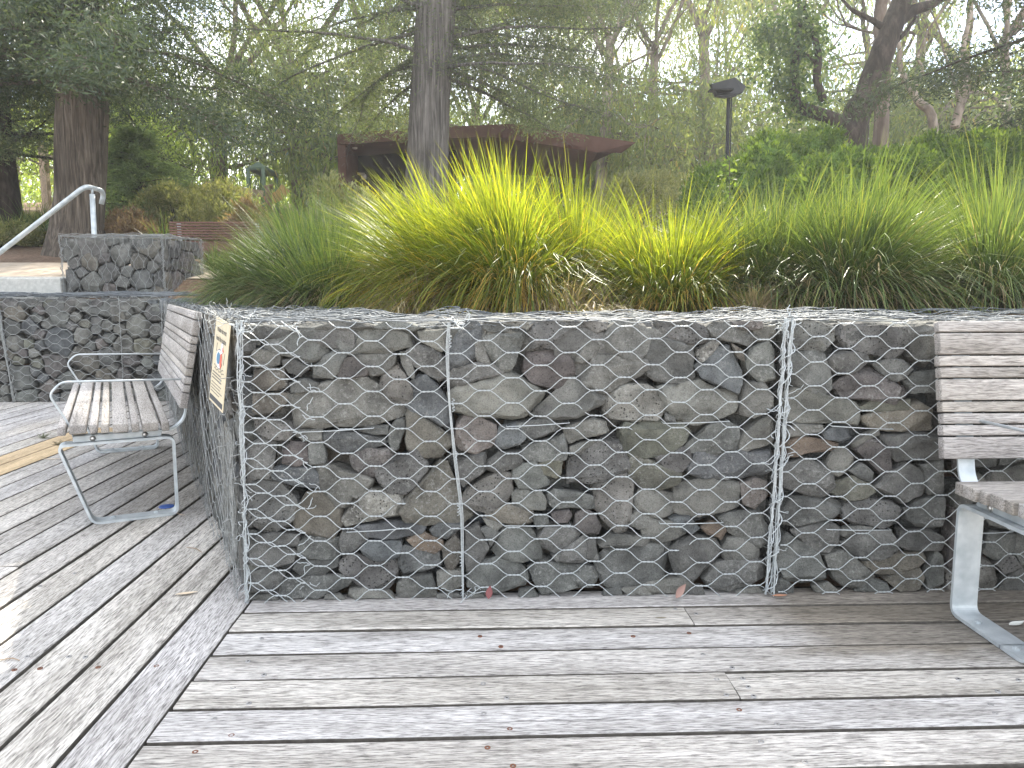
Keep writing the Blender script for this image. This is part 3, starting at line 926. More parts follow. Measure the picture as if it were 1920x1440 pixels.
def ties(root, spans):
    for (x0, y0, x1, y1) in spans:
        mb = MB()
        p, q = on_y(x0, y0, YF - .011), on_y(x1, y1, YF - .011)
        m_ = (p + q) / 2 + Vector((0, -.001, -.0015))
        mb.tube([p + Vector((0, .05, 0)), p, m_, q, q + Vector((0, .05, 0))], .0016, 5)
        mb.build('cross_tie', M_WIRE, root, True, True)
ties(gA, [(549, 811, 700, 803), (650, 998, 770, 990), (950, 800, 1068, 793), (945, 986, 1070, 985), (1245, 794, 1368, 790), (1238, 982, 1356, 980)])
ties(gB, [(1560, 799, 1675, 805), (1551, 993, 1671, 994), (1830, 1000, 1900, 997)])
mb = MB()
for k in range(2):
    x = SEAM + (-.010, .012)[k]
    edge_bundle(mb, (x - .02, YF - .012, .01), (x + .006, YF - .014, GTOP), rw, 4, .006, .0019)
spiral(mb, ((SEAM - .02, YF - .016, .02), (SEAM + .008, YF - .018, GTOP)), .021, .0018, 10, rw, 5)
snags(mb, (SEAM - .02, YF - .012, .02), (SEAM + .006, YF - .012, GTOP), rw, 30, .0015, .03)
snags(mb, (SEAM - .02, YF - .012, GTOP - .04), (SEAM + .03, YF + .02, GTOP + .01), rw, 20, .0013, .026)
mb.build('seam_lacing', M_WIRE, gA, True, True)
mb = MB()
ph2 = on_y(1527, 676, YF)
hexnet(mb, *FF, SEAM + .012, XR, .004, GTOP, r=.00150, off=.007, amp=.0065, seed=3, ph=(ph2.x - 2 * PU, ph2.z - 8 * PV))
mb.build('wire_netting', M_WIRE, gB, True, True)
# lids: netting draped over the stones of the tops, doubled where sheets overlap
def drape(u, v): return -.010 + .028 * noise.noise(Vector((u * 5, v * 5, 2.2))) + .010 * noise.noise(Vector((u * 13, v * 13, 2.2)))
TFN = (Vector((0, 0, GTOP)), Vector((1, 0, 0)), Vector((0, 1, 0)), Vector((0, 0, 1)))
mb = MB()
sk = lambda u, v: u < side_line(v) + .02
hexnet(mb, *TFN, -1.25, SEAM, YF - .005, YF + TOPD, r=.0014, off=.006, amp=.012, seed=11, skip=sk, bulge=drape)
hexnet(mb, *TFN, -1.25, -.1, YF + .01, YF + TOPD * .8, r=.0013, off=.014, amp=.016, seed=12, ph=(.03, .04), skip=sk, bulge=drape)
for k in range(3): wavy(mb, (CX + .02, YF - .004 + .012 * k, GTOP + .004 * k), (SEAM, YF - .008 + .015 * k, GTOP + .002 * k), .0019, rw, .016, 4)
mb.build('wire_lid', M_LID, gA, True, True)
mb = MB()
hexnet(mb, *TFN, SEAM, XR, YF - .005, YF + TOPD, r=.0014, off=.008, amp=.013, seed=13, bulge=drape)
hexnet(mb, *TFN, SEAM, SEAM + .5, YF + .01, YF + TOPD * .8, r=.0013, off=.018, amp=.016, seed=14, ph=(.05, .02), bulge=drape)
for k in range(3): wavy(mb, (SEAM, YF - .006 + .012 * k, GTOP + .005 * k), (XR, YF - .008 + .015 * k, GTOP + .002 * k), .0019, rw, .018, 4)
mb.build('wire_lid', M_LID, gB, True, True)

# ---------------------------------------------------------------- the side run of baskets, seen along its face
YB = 7.27                       # plane of the back wall's face
SO = Vector((CX - .004, YF + .002, 0))
SL = (YB - YF) / SD.y
SF = (SO, SD, Vector((0, 0, 1)), SN)      # u along SD, v up
gS = basket('gabion_basket', SO + SD * 1.1, 'stone basket carrying the cream duck sign, seen along its face behind the small bench')
gT = basket('gabion_basket', SO + SD * 3.4, 'rock filled wire basket beyond the small bench, reaching the back wall')
for g, u0, u1, sd_ in ((gS, .0, 2.2, 21), (gT, 2.2, SL + .1, 22)):
    rr = random.Random(sd_)
    sp = [(poly, rr.choice('nnnkvlbn'), SF, {'fine': .022, 'proud': -.03 if poly[0][0] < .42 else -.006}) for poly in pack(u0 + .01, u1, .0, GTOP - .01, .135, rr, gap=.004)]
    inner = (SO - SN * 0 + Vector((0, 0, GTOP - .016)), SD, -SN, Vector((0, 0, 1)))
    sp += [(poly, rr.choice('nnllvbvn'), inner, {'proud': rr.uniform(-.02, .008), 'fine': .022, 'pri': .35}) for poly in pack(u0, u1, .02, .62 if u0 < 1 else 1.0, .13, rr, gap=.004)]
    add_stones(g, sp, rr, 95)
    fill_behind(g, [(u0, u1, .02, GTOP - .07, .16, SF, .09)], rr)
    mb = MB()
    hexnet(mb, *SF, u0 + .01, u1 - .01, .004, GTOP, r=.0015, off=.010, amp=.010, seed=sd_, fine=(u0 < 1), bulge=lambda u, v: .012 + .012 * noise.noise(Vector((u * 3, v * 3, 8))) - .030 * max(0, 1 - max(0, abs(u - .15) - .15) / .15) * (v > .5))
    if u0 < 1:
        for q in range(34):       # crumpled overlap of three sheets next to the corner
            u = rr.uniform(.02, .34); ztop = .62 if u < .30 else GTOP
            wavy(mb, SO + SD * u + SN * rr.uniform(.004, .03) + Vector((0, 0, rr.uniform(0, .25))), SO + SD * (u + rr.uniform(-.05, .05)) + SN * rr.uniform(.004, .035) + Vector((0, 0, rr.uniform(.5, ztop))), .0013, rr, .012, 4)
        snags(mb, SO + SD * .03 + SN * .015, SO + SD * .03 + SN * .015 + Vector((0, 0, GTOP)), rr, 20, .0013, .03)
        snags(mb, SO + Vector((0, 0, GTOP)), SO + SD * .6 + Vector((0, 0, GTOP + .01)), rr, 40, .0012, .032)
    mb.build('wire_netting', M_WIRE_DULL, g, True, True)
    mb = MB()
    IN = (SO + Vector((0, 0, GTOP)), SD, -SN, Vector((0, 0, 1)))
    hexnet(mb, *IN, u0, u1, -.01, .62 if u0 < 1 else 1.0, r=.0017, off=.008, amp=.014, seed=sd_ + 5, fine=(u0 < 1), bulge=drape)
    for k in range(4): wavy(mb, SO + SD * u0 + Vector((0, 0, GTOP + .003 * k)) - SN * .01 * k, SO + SD * u1 + Vector((0, 0, GTOP + .004 * k)) - SN * .012 * k, .0018, rr, .02, 4)
    # hooked ends where the lid is bent over the joint
    if u0 > 1:
        for q in range(16):
            p = SO + SD * (SL - rr.uniform(-.05, .9)) + Vector((0, 0, GTOP))
            h = rr.uniform(.06, .12)
            mb.tube(round_path([p - SN * .05, p + Vector((0, 0, .012)), p + SN * .02, p + SN * .026 - Vector((0, 0, h))], .02), .0022, 4, False)
    mb.build('wire_lid', M_LID, g, True, True)

# ---------------------------------------------------------------- back wall on the left
BTOP = .982
BF = (Vector((0, YB, 0)), Vector((1, 0, 0)), Vector((0, 0, 1)), Vector((0, -1, 0)))
xs = on_y(12, 700, YB).x
for (x0, x1, sd_, lab) in ((xs, side_line(YB) + .1, 31, 'rock filled wire basket in the far wall beyond the small bench'),
                           (xs - 1.6, xs, 32, 'rock filled wire basket at the left end of the far wall, mostly cut off')):
    rr = random.Random(sd_)
    g = basket('gabion_basket', ((x0 + x1) / 2, YB + .5, 0), lab)
    sp = [(poly, rr.choice('nnnnkvlbry' if sd_ == 31 else 'nnnbr'), BF, {'fine': .03, 'roundness': .8}) for poly in pack(x0 + .01, x1, .0, BTOP - .03, .155, rr, gap=.004)]
    BT = (Vector((0, 0, BTOP - .03)), Vector((1, 0, 0)), Vector((0, 1, 0)), Vector((0, 0, 1)))
    sp += [(poly, rr.choice('nnlv'), BT, {'fine': .04, 'pri': .3, 'proud': rr.uniform(-.02, .01)}) for poly in pack(x0, x1, YB, YB + 1.0, .17, rr)]
    add_stones(g, sp, rr, 92)
    fill_behind(g, [(x0, x1, .02, BTOP - .08, .18, BF, .1)], rr)
    mb = MB()
    hexnet(mb, *BF, x0 + .01, x1, .004, BTOP, r=.0021, off=.012, amp=.008, seed=sd_, fine=False)
    for xx, yy in ((on_y(225, 600, YB).x, 0),) if sd_ == 31 else (): wavy(mb, (xx, YB - .02, .02), (xx + .01, YB - .02, BTOP), .0028, rr, .008)
    mb.build('wire_netting', M_WIRE_DULL, g, True, True)
    mb = MB()
    BTN = (Vector((0, 0, BTOP)), Vector((1, 0, 0)), Vector((0, 1, 0)), Vector((0, 0, 1)))
    hexnet(mb, *BTN, x0, x1, YB - .01, YB + .98, r=.0024, off=.006, amp=.03, seed=sd_ + 3, fine=False)
    hexnet(mb, *BTN, x0, x1, YB - .01, YB + .98, r=.0024, off=.014, amp=.03, seed=sd_ + 4, fine=False, ph=(.04, .04))
    for k in range(6): wavy(mb, (x0, YB - .01 + .06 * k, BTOP + .004 * k), (x1, YB + .06 * k, BTOP + .004 * k), .0026, rr, .035, 4)
    mb.build('wire_lid', M_LID, g, True, True)
    if sd_ == 31:
        mb = MB()
        edge_bundle(mb, (x0 + .07, YB - .02, .0), (x0 - .02, YB - .02, BTOP - .12), rr, 5, .014, .003)
        mb.build('seam_lacing', M_WIRE_DULL, g, True, True)

# upper basket standing on the terrace behind the back wall
YU = 8.32
pu0, pu1 = on_y(116, 500, YU), on_y(306, 500, YU)
ux0, ux1 = pu0.x, pu1.x
UZ0 = on_y(200, 548, YU).z - .06; UZ1 = on_y(150, 441, YU).z
UD = .80
gU = empty('gabion_basket', ((ux0 + ux1) / 2, YU + .6, UZ0), 0, 'low basket of rounded rocks standing on the terrace by the handrail', 'gabion basket')
rr = random.Random(41)
UFs = [((Vector((0, YU, UZ0)), Vector((1, 0, 0)), Vector((0, 0, 1)), Vector((0, -1, 0))), ux0, ux1),
       ((Vector((ux1, YU, UZ0)), Vector((.16, 1, 0)).normalized(), Vector((0, 0, 1)), Vector((1, -.16, 0)).normalized()), 0, UD)]
sp = []
for fr, a0, a1 in UFs:
    sp += [(poly, rr.choice('nnnnlvrbn'), fr, {'fine': .03, 'roundness': 1.0}) for poly in pack(a0 + .01, a1 - .01, 0, UZ1 - UZ0 - .03, .225, rr, gap=.004, flat=1.1)]
UT = (Vector((0, 0, UZ1 - .03)), Vector((1, 0, 0)), Vector((0, 1, 0)), Vector((0, 0, 1)))
sp += [(poly, rr.choice('nnlv'), UT, {'fine': .04, 'pri': .3}) for poly in pack(ux0, ux1, YU, YU + UD, .18, rr)]
add_stones(gU, sp, rr, 92)
fill_behind(gU, [(a0, a1, .02, UZ1 - UZ0 - .06, .2, fr, .1) for fr, a0, a1 in UFs], rr)
mb = MB()
for fr, a0, a1 in UFs:    # here the twists stand upright
    fr2 = (fr[0], fr[2], fr[1], fr[3])
    hexnet(mb, *fr2, .0, UZ1 - UZ0, a0, a1, pu=.118, pv=.098, tw=.022, r=.0016, off=.012, amp=.009, seed=51, fine=False)
hexnet(mb, Vector((0, 0, UZ1)), Vector((1, 0, 0)), Vector((0, 1, 0)), Vector((0, 0, 1)), ux0, ux1 + .1, YU, YU + UD, r=.0022, off=.004, amp=.03, seed=52, fine=False)
for fr, a0, a1 in UFs:
    for k in range(3):
        wavy(mb, fr[0] + fr[1] * a0 + fr[2] * (UZ1 - UZ0 + .005 * k), fr[0] + fr[1] * a1 + fr[2] * (UZ1 - UZ0 + .006 * k), .0026, rr, .02, 4)
    edge_bundle(mb, fr[0] + fr[1] * a0, fr[0] + fr[1] * a0 + fr[2] * (UZ1 - UZ0), rr, 3, .012, .0022)
edge_bundle(mb, UFs[1][0][0] + UFs[1][0][1] * UD, UFs[1][0][0] + UFs[1][0][1] * UD + Vector((0, 0, UZ1 - UZ0)), rr, 3, .012, .0022)
snags(mb, UFs[1][0][0] + UFs[1][0][1] * UD * .7, UFs[1][0][0] + UFs[1][0][1] * UD + Vector((0, 0, UZ1 - UZ0)), rr, 30, .0016, .05)
mb.build('wire_netting', M_WIRE_DULL, gU, True, True)
# ---------------------------------------------------------------- ground
def terr(x, y):
    def sm(t): t = max(0, min(1, t)); return t * t * (3 - 2 * t)
    dh = max(min(y - YF, (x - side_line(y)) * SD.y), y - YB)
    z = -.30 + (.93 + .30) * sm((dh - .25) / .45)
    if y > 8.3:
        k = sm((y - 8.35) / .35)
        z += .20 * k * sm((-x - 1.0) / 2.0 + .5) + .14 * min(max(0, y - 8.6), 24) + .04 * max(0, y - 32.6)
        z += .06 * noise.noise(Vector((x * .25, y * .25, 0))) * sm((y - 9) / 3)
    return z
def axis(a, b, fine0, fine1, step, grow=1.28):
    v = []
    x = fine0
    while x <= fine1 + 1e-6: v.append(x); x += step
    s = step; x = fine1
    while x < b: s *= grow; x += s; v.append(x)
    s = step; x = fine0
    while x > a: s *= grow; x -= s; v.insert(0, x)
    return v
gx = axis(-260, 260, -9, 9, .22); gy = axis(-120, 420, 1.0, 14, .22)
vs = [(x, y, terr(x, y)) for y in gy for x in gx]
nx_ = len(gx)
fs = [(j * nx_ + i, j * nx_ + i + 1, (j + 1) * nx_ + i + 1, (j + 1) * nx_ + i) for j in range(len(gy) - 1) for i in range(nx_ - 1)]
m, n, b = new_mat('mulch_ground')
t = N(n, 'ShaderNodeTexCoord')
a1 = N(n, 'ShaderNodeTexNoise'); a1.inputs['Scale'].default_value = .9; a1.inputs['Detail'].default_value = 6
a2 = N(n, 'ShaderNodeTexNoise'); a2.inputs['Scale'].default_value = 22; a2.inputs['Detail'].default_value = 8; a2.inputs['Roughness'].default_value = .75
a3 = N(n, 'ShaderNodeTexVoronoi'); a3.inputs['Scale'].default_value = 34
for q in (a1, a2, a3): n.links.new(t.outputs['Object'], q.inputs[0])
r1 = ramp(n, [(0.32, (.10, .062, .042)), (0.52, (.20, .135, .095)), (0.70, (.33, .25, .185))], a2.outputs[0])
r2 = ramp(n, [(0.35, (.75, .70, .62)), (0.65, (1.15, 1.05, .95))], a1.outputs[0])
t1 = mixc(n, r1.outputs[0], r2.outputs[0], mode='MULTIPLY', f=1)
n.links.new(t1.outputs[2], b.inputs['Base Color'])
b.inputs['Roughness'].default_value = .95
bp = bump(n, b, a2.outputs[0], .8, .03); bump(n, b, a3.outputs['Distance'], .6, .015, bp)
M_MULCH = m
me = bpy.data.meshes.new('ground'); me.from_pydata(vs, [], fs); me.update()
tag(link('ground', me, M_MULCH), 'brown bark mulch and leaf litter rising behind the stone walls', 'ground', kind='structure')

def sheet(name, xs_, ys_, lift, mat, keep=None):
    vs, fs = [], []
    w = len(xs_)
    for y in ys_:
        for x in xs_: vs.append((x, y, terr(x, y) + lift))
    for j in range(len(ys_) - 1):
        for i in range(w - 1): fs.append((j * w + i, j * w + i + 1, (j + 1) * w + i + 1, (j + 1) * w + i))
    me = bpy.data.meshes.new(name); me.from_pydata(vs, [], fs); me.update()
    return link(name, me, mat)
M_SAND = plain('compacted_sand', (.42, .33, .245), .95, 0, 9, .5, .006, (.56, .46, .36))
rng_ = lambda a, b, k: [a + (b - a) * i / k for i in range(k + 1)]
tag(sheet('gravel_path', rng_(-14, -1.5, 60), rng_(8.75, 10.3, 12), .012, M_SAND), 'pale sandy path behind the low basket', 'path', kind='structure')
# concrete step at the head of the stairs, left
mb = MB()
zc = on_y(60, 521, 8.28).z
xk = on_y(113, 530, 8.28).x
mb.box((-12, 8.28, .80), (xk, 8.62, zc), bev=.012)
mb.box((-12, 8.625, .80), (xk + .0, 8.80, zc + .018), bev=.008)
tag(mb.build('concrete_kerb', M_CONC, None, False), 'long pale concrete kerb edging the sandy path', 'kerb', kind='structure')

# ---------------------------------------------------------------- decks
rd = random.Random(5)
def clip_x(x0, x1, cuts):
    seg = [x0] + [c for c in cuts if x0 < c < x1] + [x1]
    return list(zip(seg[:-1], seg[1:]))
mb = MB()
P0 = 2.4440; PW = .1466
jcut = {0: on_z(1296, 1160).x, 3: on_z(1378, 1290).x, 1: 2.9, 5: -.2 + 3.2, 7: .4, 9: 1.8, 12: .1, 14: 1.2}
def wob_board(mb, a0, a1, b0, b1, axis_, top, mi=0, th=.045):
    """one board, gently uneven edges; axis_ 0: runs along x"""
    k = max(2, int((a1 - a0) / .10))
    ring = []
    e = .0022
    vs, fs, ms = [], [], []
    s1, s2, s3 = rd.uniform(0, 99), rd.uniform(0, 99), rd.uniform(0, 99)
    dz = rd.uniform(-.0016, .0016); tl = rd.uniform(-.0012, .0012)
    for i in range(k + 1):
        a = a0 + (a1 - a0) * i / k
        w0 = noise.noise(Vector((a * 2.2, s1, 0))) * .0022 + noise.noise(Vector((a * 14, s1, 5))) * .0009
        w1 = noise.noise(Vector((a * 2.2, s2, 0))) * .0022 + noise.noise(Vector((a * 14, s2, 5))) * .0009
        wz = noise.noise(Vector((a * 1.5, s3, 0))) * .0012
        prof = [(b0 + w0, top - th), (b0 + w0, top - e * 1.3 + wz + dz - tl), (b0 + w0 + e * 1.6, top + wz + dz - tl), (b1 + w1 - e * 1.6, top + wz + dz + tl), (b1 + w1, top - e * 1.3 + wz + dz + tl), (b1 + w1, top - th)]
        for (bb, z) in prof: vs.append((a, bb, z) if axis_ == 0 else (bb, a, z))
    for i in range(k):
        for j in range(5):
            f = (i * 6 + j, i * 6 + j + 1, (i + 1) * 6 + j + 1, (i + 1) * 6 + j)
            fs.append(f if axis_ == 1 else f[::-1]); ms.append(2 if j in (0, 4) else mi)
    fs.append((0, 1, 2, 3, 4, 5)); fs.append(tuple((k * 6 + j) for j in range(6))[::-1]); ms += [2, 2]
    mb.add(vs, fs, mi); mb.m[-len(ms):] = ms
for k in range(-1, 24):
    y1 = P0 - k * PW - .0076; y0 = P0 - (k + 1) * PW + .0076
    cuts = [jcut[k]] if k in jcut else []
    for (xa, xb) in clip_x(-.796 + rd.uniform(-.003, .002), 5.0, cuts):
        wob_board(mb, xa, xb - .003, y0, y1, 0, 0.0)
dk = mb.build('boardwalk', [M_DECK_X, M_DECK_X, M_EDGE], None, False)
tag(dk, 'silvery weathered deck boards running across in front of the stone wall', 'deck', kind='structure')
mb = MB()
for k in range(0, 44):
    x1 = -.803 - k * .1628 - (.007 if k else .0035); x0 = -.803 - (k + 1) * .1628 + .007
    if k in (12, 13):
        wob_board(mb, 5.9, 7.4, x0, x1, 1, -.0003, 0)
        wob_board(mb, -1.5, 5.896, x0, x1, 1, .001, 1)
    else:
        c = rd.choice((None, 1.1, 2.9, 4.4, None)) if k > 3 else None
        for (ya, yb) in clip_x(-1.5, 7.4, [c] if c else []):
            wob_board(mb, ya, yb - .003, x0, x1, 1, 0.0, 0)
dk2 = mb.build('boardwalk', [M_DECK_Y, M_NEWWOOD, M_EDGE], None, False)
tag(dk2, 'grey deck boards running away past the small bench, with two pale new boards', 'deck', kind='structure')
mb = MB(); mb.box((-8, -1.2, -.22), (5, 7.2, -.10))  # one dark sheet in place of the shade under the deck
tag(mb.build('under_deck_shade', M_DARK, None, False), 'dark sheet standing in for the shade under the deck boards', 'dark sheet', kind='structure')
# screws
def screw(root, x, y, kind):
    z = .0006 if kind != 'r' else .0004
    mb = MB()
    K = 14
    R_ = .0072
    vs = [(x, y, z - .0015)] + [(x + math.cos(2 * math.pi * i / K) * R_ * .34, y + math.sin(2 * math.pi * i / K) * R_ * .34, z - .0012) for i in range(K)] + \
         [(x + math.cos(2 * math.pi * i / K) * R_ * .42, y + math.sin(2 * math.pi * i / K) * R_ * .42, z + .0006) for i in range(K)] + \
         [(x + math.cos(2 * math.pi * i / K) * R_, y + math.sin(2 * math.pi * i / K) * R_, z + .0008) for i in range(K)] + \
         [(x + math.cos(2 * math.pi * i / K) * R_ * 1.02, y + math.sin(2 * math.pi * i / K) * R_ * 1.02, z - .004) for i in range(K)]
    fs = [(0, 1 + i, 1 + (i + 1) % K) for i in range(K)]; ms = [1] * K
    for l in range(3):
        for i in range(K):
            j = (i + 1) % K
            fs.append((1 + l * K + i, 1 + (l + 1) * K + i, 1 + (l + 1) * K + j, 1 + l * K + j)); ms.append(1 if l == 0 else 0)
    me = bpy.data.meshes.new('screw'); me.from_pydata(vs, [], fs)
    me.materials.append(M_RUST if kind == 'r' else M_SCREW); me.materials.append(M_HOLE)
    me.polygons.foreach_set('material_index', ms)
    link('screw', me, None, root, True)
for (px_, py_, kd) in ((491, 1197, 's'), (437, 1290, 's'), (467, 1319, 's'), (939, 1212, 'r'), (900, 1193, 'r'), (906, 1282, 's'), (950, 1309, 's'), (907, 1338, 's'), (956, 1367, 'r'), (914, 1402, 'r'), (962, 1436, 'r'),
                       (1292, 1187, 'r'), (1318, 1227, 's'), (1373, 1252, 's'), (1393, 1272, 's'), (1403, 1288, 's'), (1413, 1305, 's'), (1344, 1274, 's'), (1362, 1303, 's'), (1797, 1273, 's'), (1871, 1296, 's'), (1858, 1322, 's'), (1386, 1331, 'r'), (1457, 1358, 's'), (1427, 1391, 's'), (1509, 1429, 's'),
                       (434, 1379, 'r'), (402, 1348, 's'), (495, 1265, 's'), (465, 1240, 's'), (1266, 1142, 's'), (1305, 1151, 's'), (1187, 1193, 'r'), (900, 1155, 's'), (930, 1174, 's'), (366, 1410, 'r'), (1910, 1275, 's'), (1866, 1338, 's')):
    p = on_z(px_, py_); screw(dk, p.x, p.y, kd)
for (px_, py_, kd) in ((129, 1231, 'h'), (75, 1253, 'r'), (184, 1251, 'r'), (293, 1249, 'r'), (372, 1230, 's'), (51, 1231, 's'), (160, 1232, 's'), (27, 1256, 'r'), (20, 1086, 's'), (75, 1099, 's'), (140, 1075, 's')):
    p = on_z(px_, py_); screw(dk2, p.x, p.y, kd)

# ---------------------------------------------------------------- benches
BL = 1.69
def make_bench(name, loc, rz, label):
    root = empty(name, loc, rz, label, 'bench', 'timber slat benches with steel frames on the deck')
    FT = .372
    for x in (.0, BL):
        mb = MB()
        path = round_path([(x, .24, .007), (x, .352, .007), (x, .468, FT), (x, .0, FT), (x, .0, .007), (x, .245, .007)], .035, 6)
        mb.ribbon(path, (1, 0, 0), .084, .011)
        lf = mb.build('leg_frame', M_STEEL, root, False)
        for yy in (.09, .27):
            mb = MB()
            mb.tube([(x + .01, yy, .012), (x + .01, yy, .018)], .011, 6); mb.tube([(x + .01, yy, .018), (x + .01, yy, .0205)], .006, 8)
            mb.build('bolt', M_STEEL, lf, False)
    for x in (.012, BL - .012):
        mb = MB()
        s = 1 if x > 1 else -1
        mb.box((x - .028, .05, FT + .0062), (x + .028, .408, FT + .0345), bev=.003)
        path = round_path([(x, .30, FT + .028), (x, .0, FT + .030), (x, -.052, FT + .075), (x, -.066, .52), (x, -.150, .945)], .05, 6)
        mb.ribbon(path, (1, 0, 0), .055, .0075)
        sp = mb.build('seat_support', M_STEEL, root, False)
        for yy in (.33, .12):
            mb = MB()
            xx = x + s * .029
            mb.tube([(xx, yy, FT + .020), (xx + s * .003, yy, FT + .020)], .0125, 14)
            mb.tube([(xx + s * .003, yy, FT + .020), (xx + s * .007, yy, FT + .020), (xx + s * .009, yy, FT + .020)], [.0105, .008, .003], 14)
            mb.build('bolt', M_BOLT, sp, True)
    # seat: eight slats of two widths, front edge a little higher, the first one rounded
    mb = MB()
    ws = [.032, .066, .031, .033, .064, .031, .066, .032]
    gap = (.462 - .018 - sum(ws)) / 7
    y = .462
    rb = random.Random(9)
    for i, w in enumerate(ws):
        y0, y1 = y - w, y
        z = FT + .036 + .020 * ((y0 + y1) / 2) / .46 - (.006 if i == 0 else 0)
        e = rb.uniform(-.003, .003)
        mb.box((-.072 + e, y0, z), (BL + .072 + e, y1, z + .040), bev=.0045)
        y -= w + gap
    mb.build('seat', M_SLAT, root, True)
    mb = MB()
    ws = [.070, .033, .033, .033, .068, .033, .033, .069, .035]      # from the bottom up
    lean = math.radians(11)
    gap = (.448 - sum(ws)) / 8
    M0 = Matrix.Translation((0, -.028, .512)) @ Matrix.Rotation(lean, 4, 'X')
    h = 0
    for w in ws:
        e = rb.uniform(-.003, .003)
        mb.box((-.080 + e, -.034, h), (BL + .080 + e, .0, h + w), M0, bev=.004)
        h += w + gap
    mb.build('backrest', M_SLAT, root, True)
    for x in (.045, BL - .045):
        mb = MB()
        path = round_path([(x, .405, FT + .02), (x, .425, .460), (x, .490, .590), (x, .440, .645), (x, -.075, .630)], .028, 6)
        mb.tube(path, .0052, 10)
        mb.build('armrest', M_STEEL, root, True)
    return root
ang = math.radians(90 + 25.4)
make_bench('bench', (-1.462, 3.600, 0), ang, 'grey slatted timber bench on the left, turned sideways with its end facing the camera')
make_bench('bench', (1.556 + BL, 2.350, 0), math.pi, 'grey slatted timber bench on the right, seen from the front and cut by the frame')

# ---------------------------------------------------------------- duck sign
p1 = on_y(449, 607, 2.580); p3 = on_y(423, 593, 2.765); p2 = on_y(434, 772, 2.592); p4 = on_y(408, 745, 2.776)
sh = SN * .030 - SD * .02
c0 = (p1 + p2 + p3 + p4) / 4 + sh
ux = ((p1 - p3) + (p2 - p4)).normalized()         # text runs from the far edge to the near edge
uz = ((p1 - p2) + (p3 - p4)).normalized()
un = ux.cross(uz).normalized(); uz = un.cross(ux).normalized()
sw = ((p1 - p3).length + (p2 - p4).length) / 2; shh = ((p1 - p2).length + (p3 - p4).length) / 2
if un.dot(SN) < 0: print('SIGN NORMAL FLIPPED')
sg = bpy.data.objects.new('duck_sign', None); COL.objects.link(sg); sg.empty_display_size = .05
sg.matrix_world = Matrix(((ux.x, uz.x, un.x, c0.x), (ux.y, uz.y, un.y, c0.y), (ux.z, uz.z, un.z, c0.z), (0, 0, 0, 1)))
tag(sg, 'cream notice with a duck picture wired to the side of the stone basket', 'sign')
M_CREAM = plain('cream_plate', (.62, .53, .37), .5, 0, 30, .05, .001, (.55, .47, .32))
M_INK = plain('sign_ink', (.045, .045, .05), .6)
M_REDINK = plain('sign_red', (.62, .12, .06), .6)
M_BLUEINK = plain('sign_blue', (.07, .19, .30), .6)
M_WHITEINK = plain('sign_white', (.82, .83, .88), .6)
mb = MB(); mb.box((-sw / 2, -shh / 2, -.0015), (sw / 2, shh / 2, .0015), bev=.0007); mb.build('plate', M_CREAM, sg, False)
def flat(name, polys, mat, z=.0022):
    mb = MB()
    for p in polys:
        k = len(p)
        vs = [(x, y, z) for x, y in p] + [(x, y, z - .0006) for x, y in p]
        mb.add(vs, [tuple(range(k))] + [(i, k + i, k + (i + 1) % k, (i + 1) % k) for i in range(k)])
    return mb.build(name, mat, sg, False)
def txt(body, size, y, x=0.0):
    cu = bpy.data.curves.new('t', 'FONT'); cu.body = body; cu.size = size; cu.align_x = 'CENTER'; cu.resolution_u = 3; cu.offset = size * .012
    o = bpy.data.objects.new('t', cu); COL.objects.link(o)
    bpy.context.view_layer.update()
    me = bpy.data.meshes.new_from_object(o.evaluated_get(bpy.context.evaluated_depsgraph_get()))
    bpy.data.objects.remove(o)
    for v in me.vertices: v.co = Vector((v.co.x + x, v.co.y + y, .0023))
    me.materials.clear()
    return me
T_ = shh / 2
for body, yy in (('Please do not', .082), ('feed the ducks', .113)):
    link('lettering', txt(body, .0255, T_ - .0 - yy * shh / .30 * 1.0 + .036), M_INK, sg, False)
def el(cx, cy, a, b_, rot=0, k=20, s=0, e=2 * math.pi):
    return [(cx + math.cos(t) * a * math.cos(rot) - math.sin(t) * b_ * math.sin(rot), cy + math.cos(t) * a * math.sin(rot) + math.sin(t) * b_ * math.cos(rot)) for t in [s + (e - s) * i / k for i in range(k)]]
dy = T_ - .135
flat('duck_outline', [el(-.004, dy, .047, .034, -.1), el(.024, dy + .040, .0165, .021)], M_INK, .0019)
flat('duck_body', [el(-.004, dy, .044, .031, -.1), el(.024, dy + .040, .014, .0185)], M_WHITEINK, .0024)
flat('duck_breast', [el(.022, dy - .002, .017, .026), [(.033, dy + .048), (.052, dy + .036), (.046, dy + .028), (.032, dy + .034)]], M_REDINK, .0029)
flat('duck_wing', [el(-.014, dy + .002, .027, .021, .1)], M_BLUEINK, .0029)
def waveline(y, x0, x1, amp, w):
    top = [(x0 + (x1 - x0) * i / 24, y + amp * math.sin(i * .9) + w) for i in range(25)]
    return [[top[i], top[i + 1], (top[i + 1][0], top[i + 1][1] - w * 2), (top[i][0], top[i][1] - w * 2)] for i in range(24)]
flat('water_lines', waveline(dy - .030, -.075, .07, .003, .0011) + waveline(dy - .040, -.065, .08, .003, .0011) + [[(.060, dy - .01), (.064, dy - .01), (.072, dy + .03), (.069, dy + .03)], [(-.06, dy + .02), (-.056, dy + .02), (-.05, dy + .05), (-.054, dy + .05)]], M_INK)
rt = random.Random(2)
bars = []
yy = dy - .056
